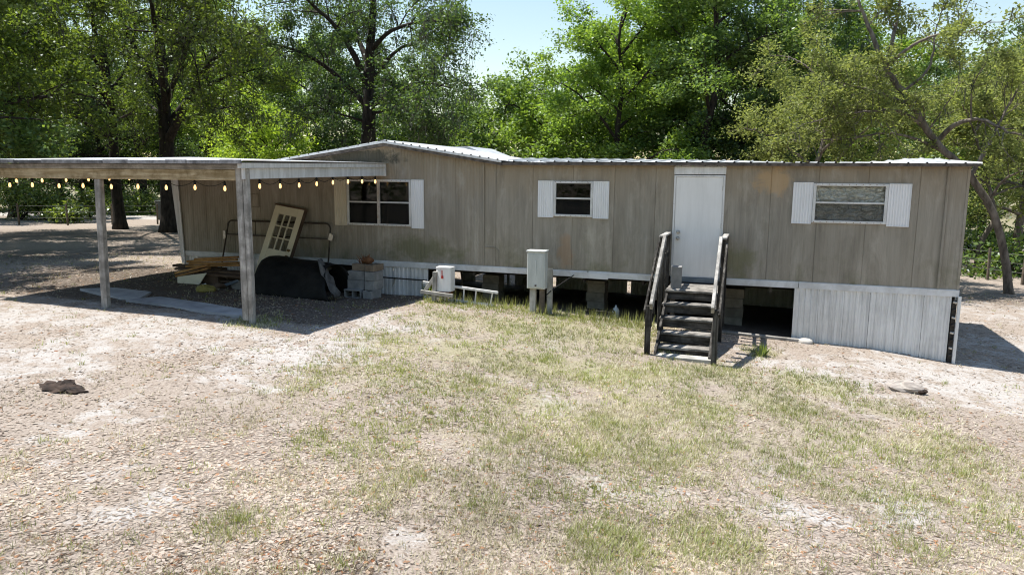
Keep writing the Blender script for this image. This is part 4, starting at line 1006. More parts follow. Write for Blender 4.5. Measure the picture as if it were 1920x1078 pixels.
# ------------------------------------------------------------------ yard: rocks, stumps, bin, fences
P = onground(1510, 643); tag(lump(P[0], P[1], P[2] + .02, .14, .10, .07, 21, rough=.2).build('pale_rock', 'rock', smooth=True), 'smooth pale rock on the ground by the right skirting', 'rock')
P = onground(112, 728)
ch = thing('charred_stump', P, 'low charred black stump remains in the left foreground', 'stump')
for k, (dx, dy, rx, ry, rz_, sd) in enumerate(((0, 0, .26, .14, .07, 2), (-.20, .05, .12, .10, .06, 5), (.24, -.03, .17, .07, .045, 9), (-.02, .09, .16, .1, .09, 14))):
    lump(P[0] + dx, P[1] + dy, P[2] + .005, rx, ry, rz_ * .65, sd, rough=.7).build('chunk', 'charred', ch)
P = onground(1700, 732)
sm = thing('grey_stump', P, 'low weathered grey stump in the sand at the right', 'stump')
lump(P[0] - .02, P[1] + .03, P[2] + .03, .27, .15, .10, 33, rough=.45).build('root_mass', 'stump', sm)
lump(P[0] + .17, P[1] - .05, P[2] + .015, .10, .07, .05, 40, rough=.7).build('hollow', 'charred', sm)
# wheeled bin far left
Y0 = 19.0; a, b = at(309, 413, Y0), at(321, 389, Y0); zg = a[2]
bn = thing('wheeled_bin', (a[0], Y0, g1(a[0], Y0)), 'dark wheeled refuse bin beside the track behind the left trees', 'bin')
hb = 1.05; g_ = g1(a[0], Y0); wx = .30
body = [(a[0] - wx * .8, Y0 - .25, g_), (a[0] + wx * .8, Y0 - .25, g_), (a[0] + wx * .8, Y0 + .25, g_), (a[0] - wx * .8, Y0 + .25, g_), (a[0] - wx, Y0 - .34, g_ + hb), (a[0] + wx, Y0 - .34, g_ + hb), (a[0] + wx, Y0 + .34, g_ + hb), (a[0] - wx, Y0 + .34, g_ + hb)]
MB().add(body, [(0, 3, 2, 1), (4, 5, 6, 7), (0, 1, 5, 4), (1, 2, 6, 5), (2, 3, 7, 6), (3, 0, 4, 7)]).build('body', 'bin_plastic', bn)
MB().bbox(a[0] - wx - .03, a[0] + wx + .03, Y0 - .38, Y0 + .38, g_ + hb, g_ + hb + .07, .02).build('lid', 'bin_plastic', bn)
for s_ in (-1, 1): MB().tube([(a[0] + s_ * .2, Y0 + .3, g_ + .1), (a[0] + s_ * .27, Y0 + .3, g_ + .1)], .1, 12).build('wheel', 'dark_steel', bn)
# wire fences
def fence(us, dist, label, h=1.05, wires=3):
    P = [spot(u, d) for u, d in zip(us, dist)]
    t = thing('wire_fence', P[0], label, 'fence')
    for i, p_ in enumerate(P):
        MB().tube([p_ - [0, 0, .1], p_ + [.03 * math.sin(i * 5), 0, h]], .045 if i % 3 else .06, 7).build('post', 'fence_wood', t)
    for k in range(wires):
        MB().tube([p_ + [0, -.05, h * (.35 + .27 * k)] for p_ in P], .006, 4).build('wire', 'wire', t)
fence([-60, 28, 120, 205, 290, 360], [44, 43, 42, 42, 42, 43], 'sagging wire fence with dark posts along the track at the left')
fence([1760, 1818, 1872, 1940], [29.5, 29, 28.5, 28], 'short dark fence posts with wire at the far right')

# ------------------------------------------------------------------ trees
def norm(a): return a / (np.linalg.norm(a) + 1e-9)
def smoothpath(P, m_=5):
    P = np.array(P, float); n = len(P)
    if n < 3: return np.array([P[0] + (P[-1] - P[0]) * t for t in np.linspace(0, 1, m_)])
    out = []
    Q = np.concatenate([[2 * P[0] - P[1]], P, [2 * P[-1] - P[-2]]])
    for i in range(1, n):
        p0, p1, p2, p3 = Q[i - 1], Q[i], Q[i + 1], Q[i + 2]
        for t in np.linspace(0, 1, m_, endpoint=False):
            out.append(.5 * (2 * p1 + (p2 - p0) * t + (2 * p0 - 5 * p1 + 4 * p2 - p3) * t * t + (3 * p1 - p0 - 3 * p2 + p3) * t ** 3))
    out.append(P[-1]); return np.array(out)
def make_tree(seed, limbs, leaf_n, leaf_size, br_len=2.2, br_per=9, tw_per=7, droop=.12, spread=.34, moss=0, start=.35, up=.25, lim0=.30):
    """limbs: [(points, r0, r1)], first is the trunk. Returns bark MB, leaf verts, moss verts"""
    rg = np.random.default_rng(seed); bark = MB(); anchors = []
    for li, (P, r0, r1) in enumerate(limbs):
        S = smoothpath(P, 6); n = len(S)
        S = S + rg.normal(0, .02, S.shape) * np.linspace(0, 1, n)[:, None]
        rad = r0 + (r1 - r0) * np.linspace(0, 1, n) ** .8
        if li == 0: rad[:3] = rad[:3] * np.array([1.4, 1.14, 1.04])
        bark.tube(S, rad, 9 if r0 > .1 else 6)
        L = np.linalg.norm(np.diff(S, axis=0), axis=1).sum()
        nb = max(3, int(br_per * (L / 5))) if li else max(3, int(br_per * .7))
        t0 = start if li == 0 else lim0
        if li == 0: t0 = max(start, .55)
        for k in range(nb):
            t = t0 + (1 - t0) * ((k + rg.random()) / nb); i = min(int(t * (n - 1)), n - 2); p = S[i]; tg = norm(S[i + 1] - S[i])
            per = norm(np.cross(tg, rg.normal(0, 1, 3))); d = norm(tg * (.35 + .4 * t) + per * .9 + np.array([0, 0, up]))
            bl = br_len * (1.15 - .5 * t) * rg.uniform(.6, 1.25); B = [p]
            for s_ in range(4): d = norm(d + rg.normal(0, .16, 3) - np.array([0, 0, droop])); B.append(B[-1] + d * bl / 4)
            B = np.array(B); br = max(.012, min(rad[i] * .5, .016 * bl))
            bark.tube(B, np.linspace(br, br * .35, 5), 4, False)
            for q_ in range(tw_per):
                tt = .25 + .75 * (q_ + rg.random()) / tw_per; a = B[0] + 0; f_ = tt * 4; j = min(int(f_), 3); a = B[j] + (B[j + 1] - B[j]) * (f_ - j)
                dd = norm(norm(B[j + 1] - B[j]) * .5 + rg.normal(0, .7, 3)); tl = bl * .36 * rg.uniform(.5, 1.2); e = a + dd * tl - np.array([0, 0, droop * tl])
                bark.tube([a, (a + e) / 2 + rg.normal(0, .03, 3), e], [br * .35, br * .25, .004], 3, False)
                anchors.append((a, e))
    A = np.array([a for a, e in anchors]); E_ = np.array([e for a, e in anchors]); na = len(A)
    wgt = rg.gamma(1.3, 1, na); wgt /= wgt.sum()
    ix = rg.choice(na, leaf_n, p=wgt); tt = rg.random(leaf_n)[:, None] ** .7
    c = A[ix] + (E_[ix] - A[ix]) * tt + rg.normal(0, 1, (leaf_n, 3)) * spread * np.array([1, 1, .62])
    leaves = leaf_quads(rg, c, leaf_size)
    mv = None
    if moss:
        ix = rg.choice(na, moss); c = E_[ix] * rg.random((moss, 1)) + A[ix] * 0; tt = rg.random((moss, 1)); c = A[ix] + (E_[ix] - A[ix]) * tt + rg.normal(0, .10, (moss, 3))
        ln_ = rg.uniform(.12, .5, moss); wd = rg.uniform(.010, .028, moss); an = rg.random(moss) * 6.28
        u = np.stack([np.cos(an), np.sin(an), 0 * an], 1) * wd[:, None]; dn = np.stack([rg.normal(0, .08, moss), rg.normal(0, .08, moss), -ln_], 1)
        mv = np.stack([c - u, c + u, c + dn], 1).reshape(-1, 3)
    return bark, leaves, mv
def leaf_quads(rg, c, size, flat=.55):
    n = len(c); a = rg.normal(0, 1, (n, 3)); a[:, 2] *= .6; a /= np.linalg.norm(a, axis=1)[:, None]
    nr = rg.normal(0, 1, (n, 3)); nr[:, 2] += flat * 2 * np.sign(rg.random(n) - .15); b = np.cross(nr, a); b /= np.linalg.norm(b, axis=1)[:, None] + 1e-9
    s_ = size * rg.uniform(.65, 1.35, n)[:, None]; nn = np.cross(a, b)
    return np.stack([c - a * s_ * .5, c - b * s_ * .28 + nn * s_ * .06, c + a * s_ * .5, c + b * s_ * .28 + nn * s_ * .06], 1).reshape(-1, 3)
QUAD = [(0, 1, 2, 3)]
def tree_obj(base, bark, leaves, mv, leafmat_, barkmat, label, group=None, name='broadleaf_tree'):
    t = thing(name, base, label, 'tree', group)
    bark.build('trunk', barkmat, t, True)
    me = fastmesh('crown', leaves - np.array(base), QUAD, leafmat_, 4); o = bpy.data.objects.new('crown', me); COL.objects.link(o); o.parent = t
    if mv is not None:
        me = fastmesh('hanging_moss', mv - np.array(base), [(0, 1, 2)], 'moss', 3); o = bpy.data.objects.new('hanging_moss', me); COL.objects.link(o); o.parent = t; o['kind'] = 'stuff'
    return t
def copy_tree(t, loc, rz, sc, label, group, mat=None):
    r_ = t.copy(); COL.objects.link(r_); r_.location = tuple(float(a) for a in loc); r_.rotation_euler = (0, 0, rz); r_.scale = sc
    r_['label'] = label; r_['group'] = group; r_['category'] = 'tree'
    for ch_ in t.children:
        c = ch_.copy(); COL.objects.link(c); c.parent = r_
        if mat and c.name.startswith('crown'):
            c.material_slots[0].link = 'OBJECT'; c.material_slots[0].material = MATS[mat]
    return r_
def px_limbs(spec, Y, rad):
    out = []
    for k, (pts, dys, r0, r1) in enumerate(spec):
        P = [at(u, v, Y + dy) for (u, v), dy in zip(pts, np.linspace(dys[0], dys[1], len(pts)))]
        out.append((P, r0 * rad, r1 * rad))
    return out
# left tree with low forked trunk
Y1 = 11.5; b1 = at(225, 428, Y1); b1[2] = g1(b1[0], b1[1]) - .1
sp1 = [([(226, 432), (216, 330), (212, 250), (206, 180), (196, 110), (190, 40), (185, -60)], (0, 0), .27, .08),
       ([(212, 262), (170, 238), (130, 210), (95, 190), (50, 172)], (0, -3), .11, .02), ([(208, 205), (186, 172), (150, 150), (105, 165)], (0, -2), .09, .02),
       ([(200, 150), (165, 95), (115, 62), (50, 62), (0, 100)], (0, -4), .10, .02), ([(205, 175), (238, 125), (252, 60), (260, -10)], (0, 2), .10, .02), ([(203, 160), (150, 60), (110, -20), (80, -90)], (0, 2), .1, .02),
       ([(210, 230), (240, 215), (262, 200)], (0, -2), .07, .02), ([(207, 200), (190, 110), (170, 20), (160, -60)], (0, -8), .12, .03), ([(207, 190), (150, 120), (100, 40), (60, -30)], (0, -7), .10, .02)]
bk, lv_, mv = make_tree(101, px_limbs(sp1, Y1, 1.0), 27000, .12, 2.2, 12, 8, moss=900, spread=.19, lim0=.42)
T1 = tree_obj(b1, bk, lv_, mv, 'leaf_oak', 'bark', 'dark-trunked tree left of the forked oak, behind the left carport post', name='oak_tree')
Y2 = 11.0; b2 = at(318, 440, Y2); b2[2] = g1(b2[0], b2[1]) - .1
sp2 = [([(320, 440), (315, 330), (311, 250), (308, 195), (306, 140), (300, 60), (296, -40)], (0, 0), .40, .12),
       ([(306, 205), (286, 150), (255, 95), (232, 50), (215, -10)], (0, -2), .20, .04), ([(316, 262), (345, 205), (385, 130), (420, 95), (470, 62)], (0, -3), .20, .03),
       ([(314, 235), (355, 185), (400, 155), (445, 138), (495, 128)], (0, 3), .16, .03), ([(302, 215), (275, 195), (240, 182), (205, 186)], (0, 3), .09, .02), ([(306, 140), (335, 60), (360, -10), (390, -80)], (0, 2), .14, .03),
       ([(330, 230), (370, 215), (410, 205), (435, 200)], (0, -3), .07, .02), ([(311, 210), (300, 110), (285, 10), (275, -90)], (0, -8), .15, .03), ([(310, 200), (345, 100), (380, 10), (410, -70)], (0, -8), .14, .03)]
bk, lv_, mv = make_tree(102, px_limbs(sp2, Y2, 1.0), 34000, .12, 2.4, 12, 8, moss=2200, spread=.19, lim0=.42)
T2 = tree_obj(b2, bk, lv_, mv, 'leaf_oak', 'bark', 'thick dark forked oak at the left end of the home', name='oak_tree')
Y3 = 15.0; b3 = at(690, 333, Y3); b3[2] = g1(b3[0], b3[1]) - .1
sp3 = [([(690, 390), (690, 300), (692, 220), (692, 160), (694, 90), (700, 20), (702, -60)], (0, 0), .44, .10),
       ([(690, 165), (662, 100), (625, 45), (580, 5), (540, -40)], (0, -3), .17, .03), ([(684, 195), (640, 150), (590, 112), (530, 88), (480, 80)], (0, -3), .14, .03), ([(698, 92), (728, 62), (770, 45), (820, 40), (860, 60)], (0, -2), .12, .02),
       ([(692, 205), (735, 172), (790, 155), (845, 165)], (0, -4), .11, .02), ([(694, 130), (668, 60), (652, -20), (640, -80)], (0, 2), .15, .03), ([(694, 150), (745, 95), (800, 70), (850, 20)], (0, 2), .11, .02), ([(688, 230), (640, 215), (600, 205)], (0, -3), .07, .02), ([(692, 215), (740, 205), (790, 210), (830, 215)], (0, -2), .07, .02)]
bk, lv_, mv = make_tree(103, px_limbs(sp3, Y3, 1.0), 40000, .12, 2.5, 14, 8, moss=5000, spread=.22, lim0=.36)
T3 = tree_obj(b3, bk, lv_, mv, 'leaf_dark', 'bark', 'big dark oak with hanging moss right behind the roof peak', name='oak_tree')
# right leaning olive tree
Y5 = 10.2; b5 = at(1890, 552, Y5); b5[2] = g1(b5[0], b5[1]) - .1
sp5 = [([(1892, 556), (1884, 480), (1862, 400), (1815, 325), (1755, 268), (1712, 200), (1672, 145), (1655, 112)], (0, -1), .12, .08),
       ([(1655, 115), (1632, 60), (1610, 0), (1590, -70)], (-1, -1), .085, .02), ([(1662, 125), (1675, 70), (1688, 10), (1700, -60)], (-1, 0), .085, .02), ([(1668, 120), (1705, 90), (1750, 68), (1805, 62), (1860, 40)], (-1, -2), .06, .014),
       ([(1715, 205), (1665, 180), (1610, 165), (1560, 150)], (-.6, -2), .055, .014), ([(1755, 268), (1790, 235), (1840, 225), (1900, 250), (1960, 262)], (-.3, -2), .085, .02), ([(1735, 240), (1690, 210), (1640, 208), (1580, 215), (1500, 235)], (-.5, -2.5), .06, .014),
       ([(1780, 290), (1720, 262), (1660, 250), (1580, 262), (1480, 262)], (-.3, -2.0), .055, .014), ([(1820, 330), (1860, 260), (1900, 180), (1950, 120)], (0, 1), .07, .015), ([(1690, 175), (1740, 130), (1755, 60), (1770, 0)], (-.5, .5), .05, .012),
       ([(1850, 385), (1880, 340), (1920, 320), (1970, 310)], (0, -1), .05, .012)]
bk, lv_, mv = make_tree(105, px_limbs(sp5, Y5, 1.0), 27000, .095, 1.6, 15, 8, moss=600, spread=.13, droop=.08, lim0=.42)
T5 = tree_obj(b5, bk, lv_, mv, 'leaf_olive', 'bark_grey', 'leaning olive-leaved oak behind the right end of the home', name='oak_tree')

# model trees for the woods
def generic(seed, H, hf, nl, R_, rt, leaf_n, leaf, moss=0, low=False, br=2.2):
    rg = np.random.default_rng(seed)
    trunk = [(0, 0, -.1)]
    for k in range(1, 7): trunk.append((rg.normal(0, .12) * k * .5, rg.normal(0, .12) * k * .5, H * .9 * k / 6))
    limbs = [(np.array(trunk), rt, rt * .15)]
    for k in range(nl):
        t = hf + (.92 - hf) * (k + rg.random() * .6) / nl; i = t * 6 / .9 * .9; j = min(int(i), 5); p = np.array(trunk[j]) + (np.array(trunk[j + 1]) - np.array(trunk[j])) * (i - j)
        a = k * 2.4 + rg.normal(0, .3); ln_ = R_ * (1.0 - .55 * max(0, (t - .45) / .55)) * rg.uniform(.75, 1.15); el = .25 + .7 * t + rg.normal(0, .1)
        d = np.array([math.cos(a) * math.cos(el), math.sin(a) * math.cos(el), math.sin(el)]); P = [p]
        for s_ in range(4): d = norm(d + rg.normal(0, .12, 3) + np.array([0, 0, .05 - .10 * s_])); P.append(P[-1] + d * ln_ / 4)
        limbs.append((np.array(P), rt * .42 * (1.1 - .6 * t), .02))
    return make_tree(seed, limbs, leaf_n, leaf, br, 10, 8, moss=moss, spread=.23)
KIND = {}
G = 'trees of the woods behind the home'
def model(key, seed, mat, bm, *a, **k):
    bk, lv_, mv = generic(seed, *a, **k); KIND[key] = (bk, lv_, mv, mat, bm)
model('A', 7, 'leaf_bright', 'bark', 12.5, .28, 11, 4.6, .24, 34000, .145)
model('B', 8, 'leaf_dark', 'bark', 12.0, .25, 12, 5.0, .32, 34000, .145, moss=2000)
model('C', 9, 'leaf_mid', 'bark', 15.0, .30, 13, 4.0, .26, 32000, .145)
model('D', 10, 'leaf_olive', 'bark_grey', 9.0, .22, 10, 4.2, .2, 24000, .11, br=1.8)
model('U', 12, 'leaf_mid', 'bark', 5.5, .12, 10, 3.0, .10, 20000, .125, br=1.7)
FIRST = {}
def plant(key, u, dist, sc, label, mat=None, zs=1.0):
    p_ = spot(u, dist); p_[2] -= .08
    if key not in FIRST:
        bk, lv_, mv, mt_, bm = KIND[key]
        bk.v = [q_ + p_ for q_ in bk.v]
        t = tree_obj(p_, bk, lv_ + p_, mv + p_ if mv is not None else None, mat or mt_, bm, label, G); FIRST[key] = t
        t.scale = (sc, sc, sc * zs); return t
    return copy_tree(FIRST[key], p_, random.random() * 6.28, (sc, sc, sc * zs), label, G, mat or KIND[key][3])
WOODS = [
    # key, photo x, distance, scale, label, leaf
    ('A', 1160, 33, .95, 'bright lime-green tree right of the sky gap', None),
    ('A', 1250, 37, 1.05, 'tall fresh green tree behind the small window', None),
    ('C', 1325, 32, 1.0, 'tall dark-trunked tree behind the front door', 'leaf_mid'),
    ('B', 1425, 35, 1.0, 'dense dark green tree between front door and right window', 'leaf_dark'),
    ('D', 1530, 26, .85, 'low olive tree with grey twigs behind the right window', None),
    ('A', 1575, 40, 1.0, 'bright green tree showing behind the olive oak', None),
    ('U', 1035, 38, 1.55, 'low lime shrub-like tree just over the roof right of the peak', 'leaf_bright'),
    ('U', 940, 42, 1.5, 'rounded low green tree under the sky gap', 'leaf_mid'),
    ('C', 1010, 58, .72, 'slim distant tree standing in the sky gap', 'leaf_dark'),
    ('B', 860, 50, .68, 'dark tree at the left edge of the sky gap', None),
    ('A', 470, 48, 1.0, 'sunlit lime tree seen between forked oak and big oak', 'leaf_lime'),
    ('A', 560, 52, 1.0, 'bright backlit tree left of the big dark oak', 'leaf_lime'),
    ('C', 400, 58, 1.05, 'tall tree in the gap right of the forked oak', 'leaf_bright'),
    ('B', 770, 46, .80, 'dark tree behind the right side of the big oak', None),
    ('B', 620, 44, .95, 'mossy dark tree behind the left side of the big oak', None),
    ('U', 500, 40, 1.15, 'low tree over the carport roof beyond the forked oak', 'leaf_lime'),
    ('U', 750, 38, 1.1, 'low shady tree over the gable roof', 'leaf_dark'),
    ('B', 20, 52, 1.0, 'dark tree at the far left edge of the woods', None),
    ('C', 110, 58, 1.0, 'tall shaded tree behind the left fence', 'leaf_dark'),
    ('B', 190, 60, 1.05, 'dark wooded tree behind the left carport post', None),
    ('B', 270, 56, 1.0, 'dark tree between the two left trunks', None),
    ('C', 345, 62, 1.0, 'tall shaded tree right of the forked oak trunk', 'leaf_mid'),
    ('B', -70, 50, 1.1, 'dark tree half outside the left edge', None),
    ('C', 1250, 50, 1.0, 'tall tree at the back left of the front door', 'leaf_mid'),
    ('A', 1390, 52, 1.15, 'tall backmost tree above the dense dark one', 'leaf_mid'),
    ('C', 1490, 54, .95, 'slim back tree left of the olive oak', 'leaf_mid'),
    ('A', 1660, 55, .95, 'distant green tree showing through the olive oak', 'leaf_mid'),
    ('B', 1760, 52, .9, 'distant dark tree above the right roof end', None),
    ('C', 1850, 54, .8, 'distant tree behind the leaning trunk', 'leaf_mid'),
    ('B', 1940, 50, .95, 'dark tree at the right edge of the woods', None),
    ('D', 1800, 38, .9, 'olive tree beyond the track at the right', None),
    ('D', 1920, 36, 1.0, 'olive tree at the right edge beyond the track', None),
    ('A', 1170, 50, 1.0, 'back tree filling the crown line right of the sky gap', 'leaf_mid'),
    ('U', 1270, 34, 1.1, 'low understory tree left behind the front door', 'leaf_mid'),
    ('U', 1400, 33, 1.1, 'low understory tree right behind the front door', 'leaf_dark'),
    ('U', 1620, 32, 1.1, 'low green understory tree behind the olive oak', 'leaf_mid'),
    ('U', 1150, 34, 1.1, 'low lime understory tree over the roof behind the small window', 'leaf_bright'),
    ('U', 640, 42, 1.1, 'low shady understory tree at the foot of the big oak', 'leaf_dark'),
    ('U', 1870, 47, 1.2, 'low shaded tree far beyond the right track', 'leaf_dark'),
    ('U', 1760, 46, 1.2, 'low shaded tree beyond the fence at the right roof end', 'leaf_dark'),
]
for key, u, d_, sc_, lb, mt_ in WOODS: plant(key, u, d_, sc_, lb, mt_)
for k, (u, d_) in enumerate(((-20, 64), (60, 66), (150, 68), (230, 66), (310, 70), (420, 68))):
    plant('U', u, d_, 1.5, ['shaded understory tree beyond the left track, first from the left', 'shaded understory tree beyond the left track, second from the left', 'shaded understory tree beyond the left track, third from the left',
        'shaded understory tree beyond the track between the left trunks', 'shaded understory tree beyond the track behind the forked oak', 'shaded understory tree beyond the track right of the forked oak'][k], 'leaf_dark')
# trees beside the yard on the left: their boughs come in at the top, their shade lies on the ground
plant('B', -95, 27, .92, 'near dark oak at the left edge whose boughs enter at top left', 'leaf_oak')
plant('B', -85, 36, .95, 'oak farther back at the left edge, shading the yard before the two trunks', 'leaf_oak')
plant('C', -125, 31, .85, 'tall oak outside the left edge whose shade lies beyond the carport', 'leaf_oak')
plant('A', -230, 24, .9, 'tree just outside the left edge that shades the yard', 'leaf_mid')
# thin second trunk by the right fence
bk, lv_, mv = generic(77, 6.5, .45, 6, 2.4, .12, 9000, .13, br=1.5); p_ = spot(1850, 31)
bk.v = [q_ + p_ for q_ in bk.v]; tree_obj(p_, bk, lv_ + p_, None, 'leaf_olive', 'bark_grey', 'slim small tree beside the leaning trunk near the fence', name='young_tree')

# far wood: one mass of foliage closing the view
rg = np.random.default_rng(3); N = 200000
ang = rg.uniform(-np.pi, np.pi, N); dist = np.where(np.abs(ang) > 1.25, rg.uniform(46, 60, N), rg.uniform(78, 100, N))
base = math.pi / 2 + YAW
cx_, cy_ = CAM[0] + np.cos(base - ang) * dist, CAM[1] + np.sin(base - ang) * dist
topf = 13 + 5 * fbm(ang * 14 + 50, ang * 0 + 3, 5, 3) 
gap = np.exp(-((ang - math.atan((985 - 960) / FPX)) / .085) ** 2); topf = topf * (1 - .42 * gap)
hz = rg.random(N) ** .8 * topf
lump_ = fbm(ang * 60 + 30, hz * .7, 19, 3); keep = lump_ > .36
c = np.stack([cx_, cy_, hz - 1.2], 1)[keep]
me = fastmesh('far_woods', leaf_quads(rg, c, .55), QUAD, 'leaf_far', 4)
fw_ = bpy.data.objects.new('far_woods', me); COL.objects.link(fw_); tag(fw_, 'distant wall of woodland foliage closing the view', 'woods', kind='stuff')

# shrubs at the left fence
def shrub(u, v, Y, rx, h, label, seed, mat='shrub_leaf', n=3500, leaf=.17):
    rg = np.random.default_rng(seed); p_ = at(u, v, Y); p_[2] = g1(p_[0], p_[1])
    t = thing('shrub', p_, label, 'shrub', 'shrubs beside the yard'); st_ = MB(); cs = []
    for k in range(16):
        a = rg.random() * 6.28; r_ = rx * rg.random() ** .6; e = p_ + [r_ * math.cos(a), r_ * math.sin(a), h * (1 - .55 * (r_ / rx) ** 2) * rg.uniform(.7, 1.05)]
        st_.tube([p_, (p_ + e) / 2 + [0, 0, .1 * h], e], [.03, .018, .006], 4); cs.append(e); cs.append((p_ * .35 + e * .65))
    cs = np.array(cs); c = cs[rg.integers(0, len(cs), n)] + rg.normal(0, 1, (n, 3)) * np.array([.22, .22, .18]) * rx
    c[:, 2] = np.maximum(c[:, 2], p_[2] + .03)
    st_.build('stems', 'bark', t); me = fastmesh('foliage', leaf_quads(rg, c, leaf) - p_, QUAD, mat, 4); o = bpy.data.objects.new('foliage', me); COL.objects.link(o); o.parent = t
shrub(40, 404, 15, 2.1, 2.2, 'bright lime shrub at the left edge by the fence', 1)
shrub(85, 406, 15.5, 1.2, 1.5, 'smaller lime shrub right of the leftmost one', 4, n=1800)
shrub(128, 408, 14, 1.0, 1.0, 'small bright weed bush at the foot of the fence post', 2, n=1500)
shrub(168, 400, 18, 1.1, 1.5, 'small lime bush left of the dark left trunk', 3, n=1800)
shrub(262, 400, 24, 2.6, 1.3, 'low grassy bush between the two left trunks', 5, n=3500)
shrub(220, 398, 26, 2.4, 1.2, 'low grassy bush beyond the track left of the trunk', 6, n=2500)
shrub(1900, 470, 15, 1.6, .8, 'low green bush by the right track', 7, n=1500, mat='leaf_mid')
shrub(1840, 455, 22, 2.0, 1.2, 'dark bush beyond the right fence', 9, n=2500, mat='leaf_mid')
for k, (u, v, s_, lb) in enumerate(((1428, 668, .22, 'bright green weed by the right of the steps'), (806, 540, .18, 'upright weed growing behind the mailbox'))):
    p_ = onground(u, v) if k == 0 else np.array([-6.75, -.25, g1(-6.75, -.25)])
    rg = np.random.default_rng(50 + k); mbw = MB()
    for q_ in range(40):
        a = rg.random() * 6.28; h = s_ * rg.uniform(.5, 1.2) * (1.8 if k else 1); r_ = s_ * rg.uniform(.1, .8); b = p_ + [.05 * math.cos(a), .05 * math.sin(a), 0]; tip = p_ + [r_ * math.cos(a), r_ * math.sin(a), h]; sd = np.array([-math.sin(a), math.cos(a), 0]) * .012
        mbw.add([b - sd, b + sd, (b + tip) / 2 + sd + [0, 0, .02], tip, (b + tip) / 2 - sd + [0, 0, .02]], [(0, 1, 2, 3, 4)])
    tag(mbw.build('weed', 'shrub_leaf'), lb, 'weed')

# ------------------------------------------------------------------ leaf litter and grass
rg = np.random.default_rng(17)
def in_view(x, y, m_=1.06):
    d = np.stack([x - CAM[0], y - CAM[1], gh(x, y) - CAM[2]], -1); z = d @ FW
    u = (d @ RT) / z * FPX; v = -(d @ UP) / z * FPX
    return (z > 1) & (np.abs(u) < 960 * m_) & (v < 539 * m_), z
def scatter(n, ymin=-11.5, ymax=6, near=True):
    # sample in camera-polar space so that density falls with distance
    ang = rg.uniform(-.68, .68, n); r_ = 5.0 * (26 / 5.0) ** (rg.random(n) ** 1.15) - .6
    base = math.pi / 2 + YAW
    x = CAM[0] + np.cos(base - ang) * r_; y = CAM[1] + np.sin(base - ang) * r_
    ok, z = in_view(x, y); hs = (x > XL) & (x < XR) & (y > .0) & (y < YB)
    ok &= ~hs & (r_ > 3.5)
    return x[ok], y[ok], r_[ok]
def litter(name, n, mat, lab, dens, flat=1.0):
    x, y, r_ = scatter(n); keep = rg.random(len(x)) < dens(x, y); x, y, r_ = x[keep], y[keep], r_[keep]; n = len(x); z = gh(x, y) + .004
    an = rg.random(n) * 6.28; ti = rg.normal(0, .07 * flat, n); a = np.stack([np.cos(an), np.sin(an), ti], 1); b = np.stack([-np.sin(an), np.cos(an), rg.normal(0, .10 * flat, n)], 1)
    s_ = (.016 + .056 * rg.random(n) ** 2.2)[:, None] * (1 + np.clip(r_ - 9, 0, 14) * .02)[:, None]; c = np.stack([x, y, z + np.abs(ti) * .015], 1); up_ = np.array([0, 0, 1.]); wd = rg.uniform(.14, .31, n)[:, None]; cu = rg.uniform(.0, .05, n)[:, None]
    v = np.stack([c - a * s_ * .5, c - b * s_ * wd + up_ * s_ * cu, c + a * s_ * .5, c + b * s_ * wd + up_ * s_ * cu], 1).reshape(-1, 3)
    me = fastmesh(name, v, [(0, 1, 2), (0, 2, 3)], mat, 4); o = bpy.data.objects.new(name, me); COL.objects.link(o); tag(o, lab, 'leaves', kind='stuff')
def ldens(x, y):
    sf = np.clip(field(SP, x, y) * 1.2 + (fbm(x * 1.6, y * 1.6, 41) - .5) * 1.6, 0, 1); cl = fbm(x * .8, y * .8, 77, 4)
    return (1 - sf * .72) * np.clip(.30 + 2.2 * (cl - .36), .15, 1) * (1 - .65 * np.clip(field(GP, x, y), 0, 1))
litter('leaf_litter', 340000, 'litter', 'dry pale oak leaves strewn over the sandy yard', ldens)
litter('brown_leaf_litter', 150000, 'litter_brown', 'dark brown fallen leaves in the shade and along the bottom edge', lambda x, y: np.clip(dirt_shade_field(x, y) * 1.1 - .15, 0, 1) * .8 + .02 + .10 * (fbm(x * 1.7, y * 1.7, 91, 3) > .60))
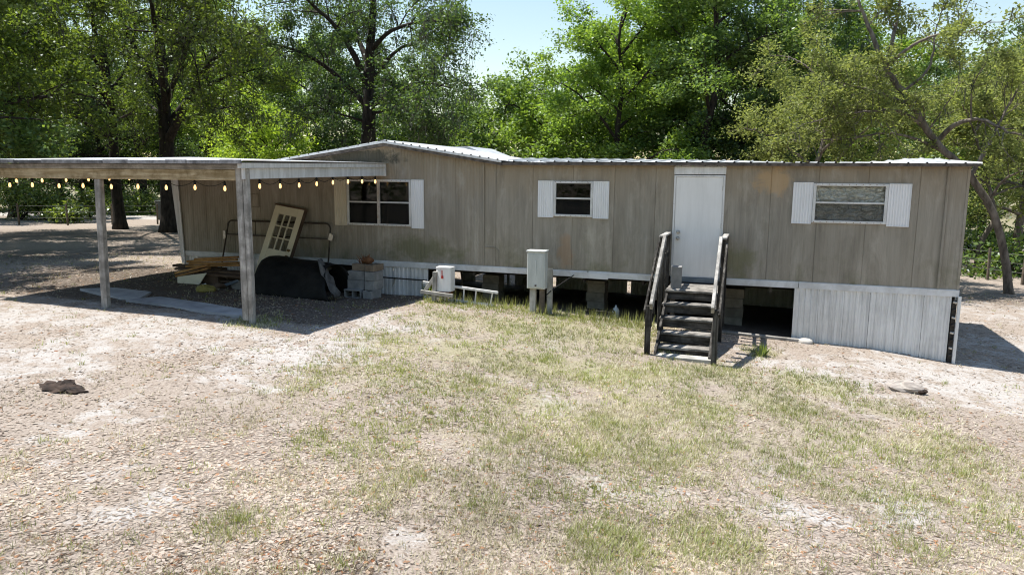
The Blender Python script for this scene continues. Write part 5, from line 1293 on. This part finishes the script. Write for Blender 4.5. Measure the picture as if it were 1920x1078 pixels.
# fallen twigs
n = 900; x, y, r_ = scatter(n * 2); n = len(x); z = gh(x, y) + .008; an = rg.random(n) * 6.28; L_ = rg.uniform(.06, .28, n); tw = []
dx = np.stack([np.cos(an), np.sin(an), rg.normal(0, .08, n)], 1) * L_[:, None] * .5; sd = np.stack([-np.sin(an), np.cos(an), 0 * an], 1) * .004; c = np.stack([x, y, z], 1); up_ = np.array([0, 0, .005])
me = fastmesh('fallen_twigs', np.stack([c - dx - sd, c - dx + sd, c + dx, c + up_ + dx * .2], 1).reshape(-1, 3), [(0, 1, 3), (1, 2, 3), (2, 0, 3)], 'fence_wood', 4)
o = bpy.data.objects.new('fallen_twigs', me); COL.objects.link(o); tag(o, 'thin dark twigs scattered over the yard', 'twigs', kind='stuff')
def blades(name, n, mat, lab, h0, h1, wd, dens, clump=6, seed=0, edge=None):
    x, y, r_ = scatter(n); k = rg.random(len(x)) < dens(x, y); x, y, r_ = x[k], y[k], r_[k]
    if edge is not None: x = np.append(x, edge[0]); y = np.append(y, edge[1]); r_ = np.append(r_, edge[2])
    x = np.repeat(x, clump) + rg.normal(0, .028, len(x) * clump); y = np.repeat(y, clump) + rg.normal(0, .028, len(y) * clump); r_ = np.repeat(r_, clump); m_ = len(x)
    z = gh(x, y) - .004; an = rg.random(m_) * 6.28; h = rg.uniform(h0, h1, m_); ln_ = h * rg.uniform(.2, 1.3, m_); w_ = wd * (1 + np.clip(r_ - 7, 0, 12) * .07)
    dr_ = np.stack([np.cos(an), np.sin(an), 0 * an], 1); sd = np.stack([-np.sin(an), np.cos(an), 0 * an], 1) * w_[:, None]; c = np.stack([x, y, z], 1)
    v = np.stack([c - sd, c + sd, c + dr_ * ln_[:, None] + np.stack([0 * h, 0 * h, h], 1)], 1).reshape(-1, 3)
    me = fastmesh(name, v, [(0, 1, 2)], mat, 3); o = bpy.data.objects.new(name, me); COL.objects.link(o); tag(o, lab, 'grass', kind='stuff')
gd = lambda x, y: np.clip((field(GP, x, y) - .16) * 1.4, 0, 1) * np.clip(2.6 * (fbm(x * 2.3, y * 2.3, 23, 4) - .30), 0, 1) + .035 * (fbm(x * 2.4, y * 2.4, 29, 3) > .60)
ex = rg.uniform(-6.6, -1.8, 900); ey = rg.normal(-.75, .28, 900) 
blades('green_grass', 100000, 'grass_green', 'thin short green grass growing in patches on the yard', .025, .085, .0036, gd, 6, edge=(ex, ey, np.full(900, 15.)))
dd = lambda x, y: np.clip(.20 + .95 * field(GP, x, y) - .45 * field(SP, x, y), .02, 1) * np.clip(2.3 * (fbm(x * 1.3, y * 1.3, 63, 3) - .28), 0, 1)
blades('dry_grass', 130000, 'grass_dry', 'dry straw-coloured grass over the middle of the yard', .015, .06, .0034, dd, 6)

# taller weeds along the crawlspace edge
n = 260; x = rg.uniform(-6.7, -1.85, n); y = np.interp(x, [-6.7, -2], [-.5, -.55]) + rg.normal(0, .16, n); V = []
for xi, yi in zip(x, y):
    zi = g1(xi, yi) - .01
    for k in range(5):
        a = rg.random() * 6.28; h = rg.uniform(.08, .30); d = rg.uniform(.02, .12); sd = np.array([-math.sin(a), math.cos(a), 0]) * .005
        b = np.array([xi, yi, zi]); V += [b - sd, b + sd, b + np.array([math.cos(a) * d, math.sin(a) * d, h])]
me = fastmesh('tall_weeds', np.array(V), [(0, 1, 2)], 'grass_green', 3); o = bpy.data.objects.new('tall_weeds', me); COL.objects.link(o); tag(o, 'thin tall weeds along the edge of the dark crawlspace', 'weeds', kind='stuff')
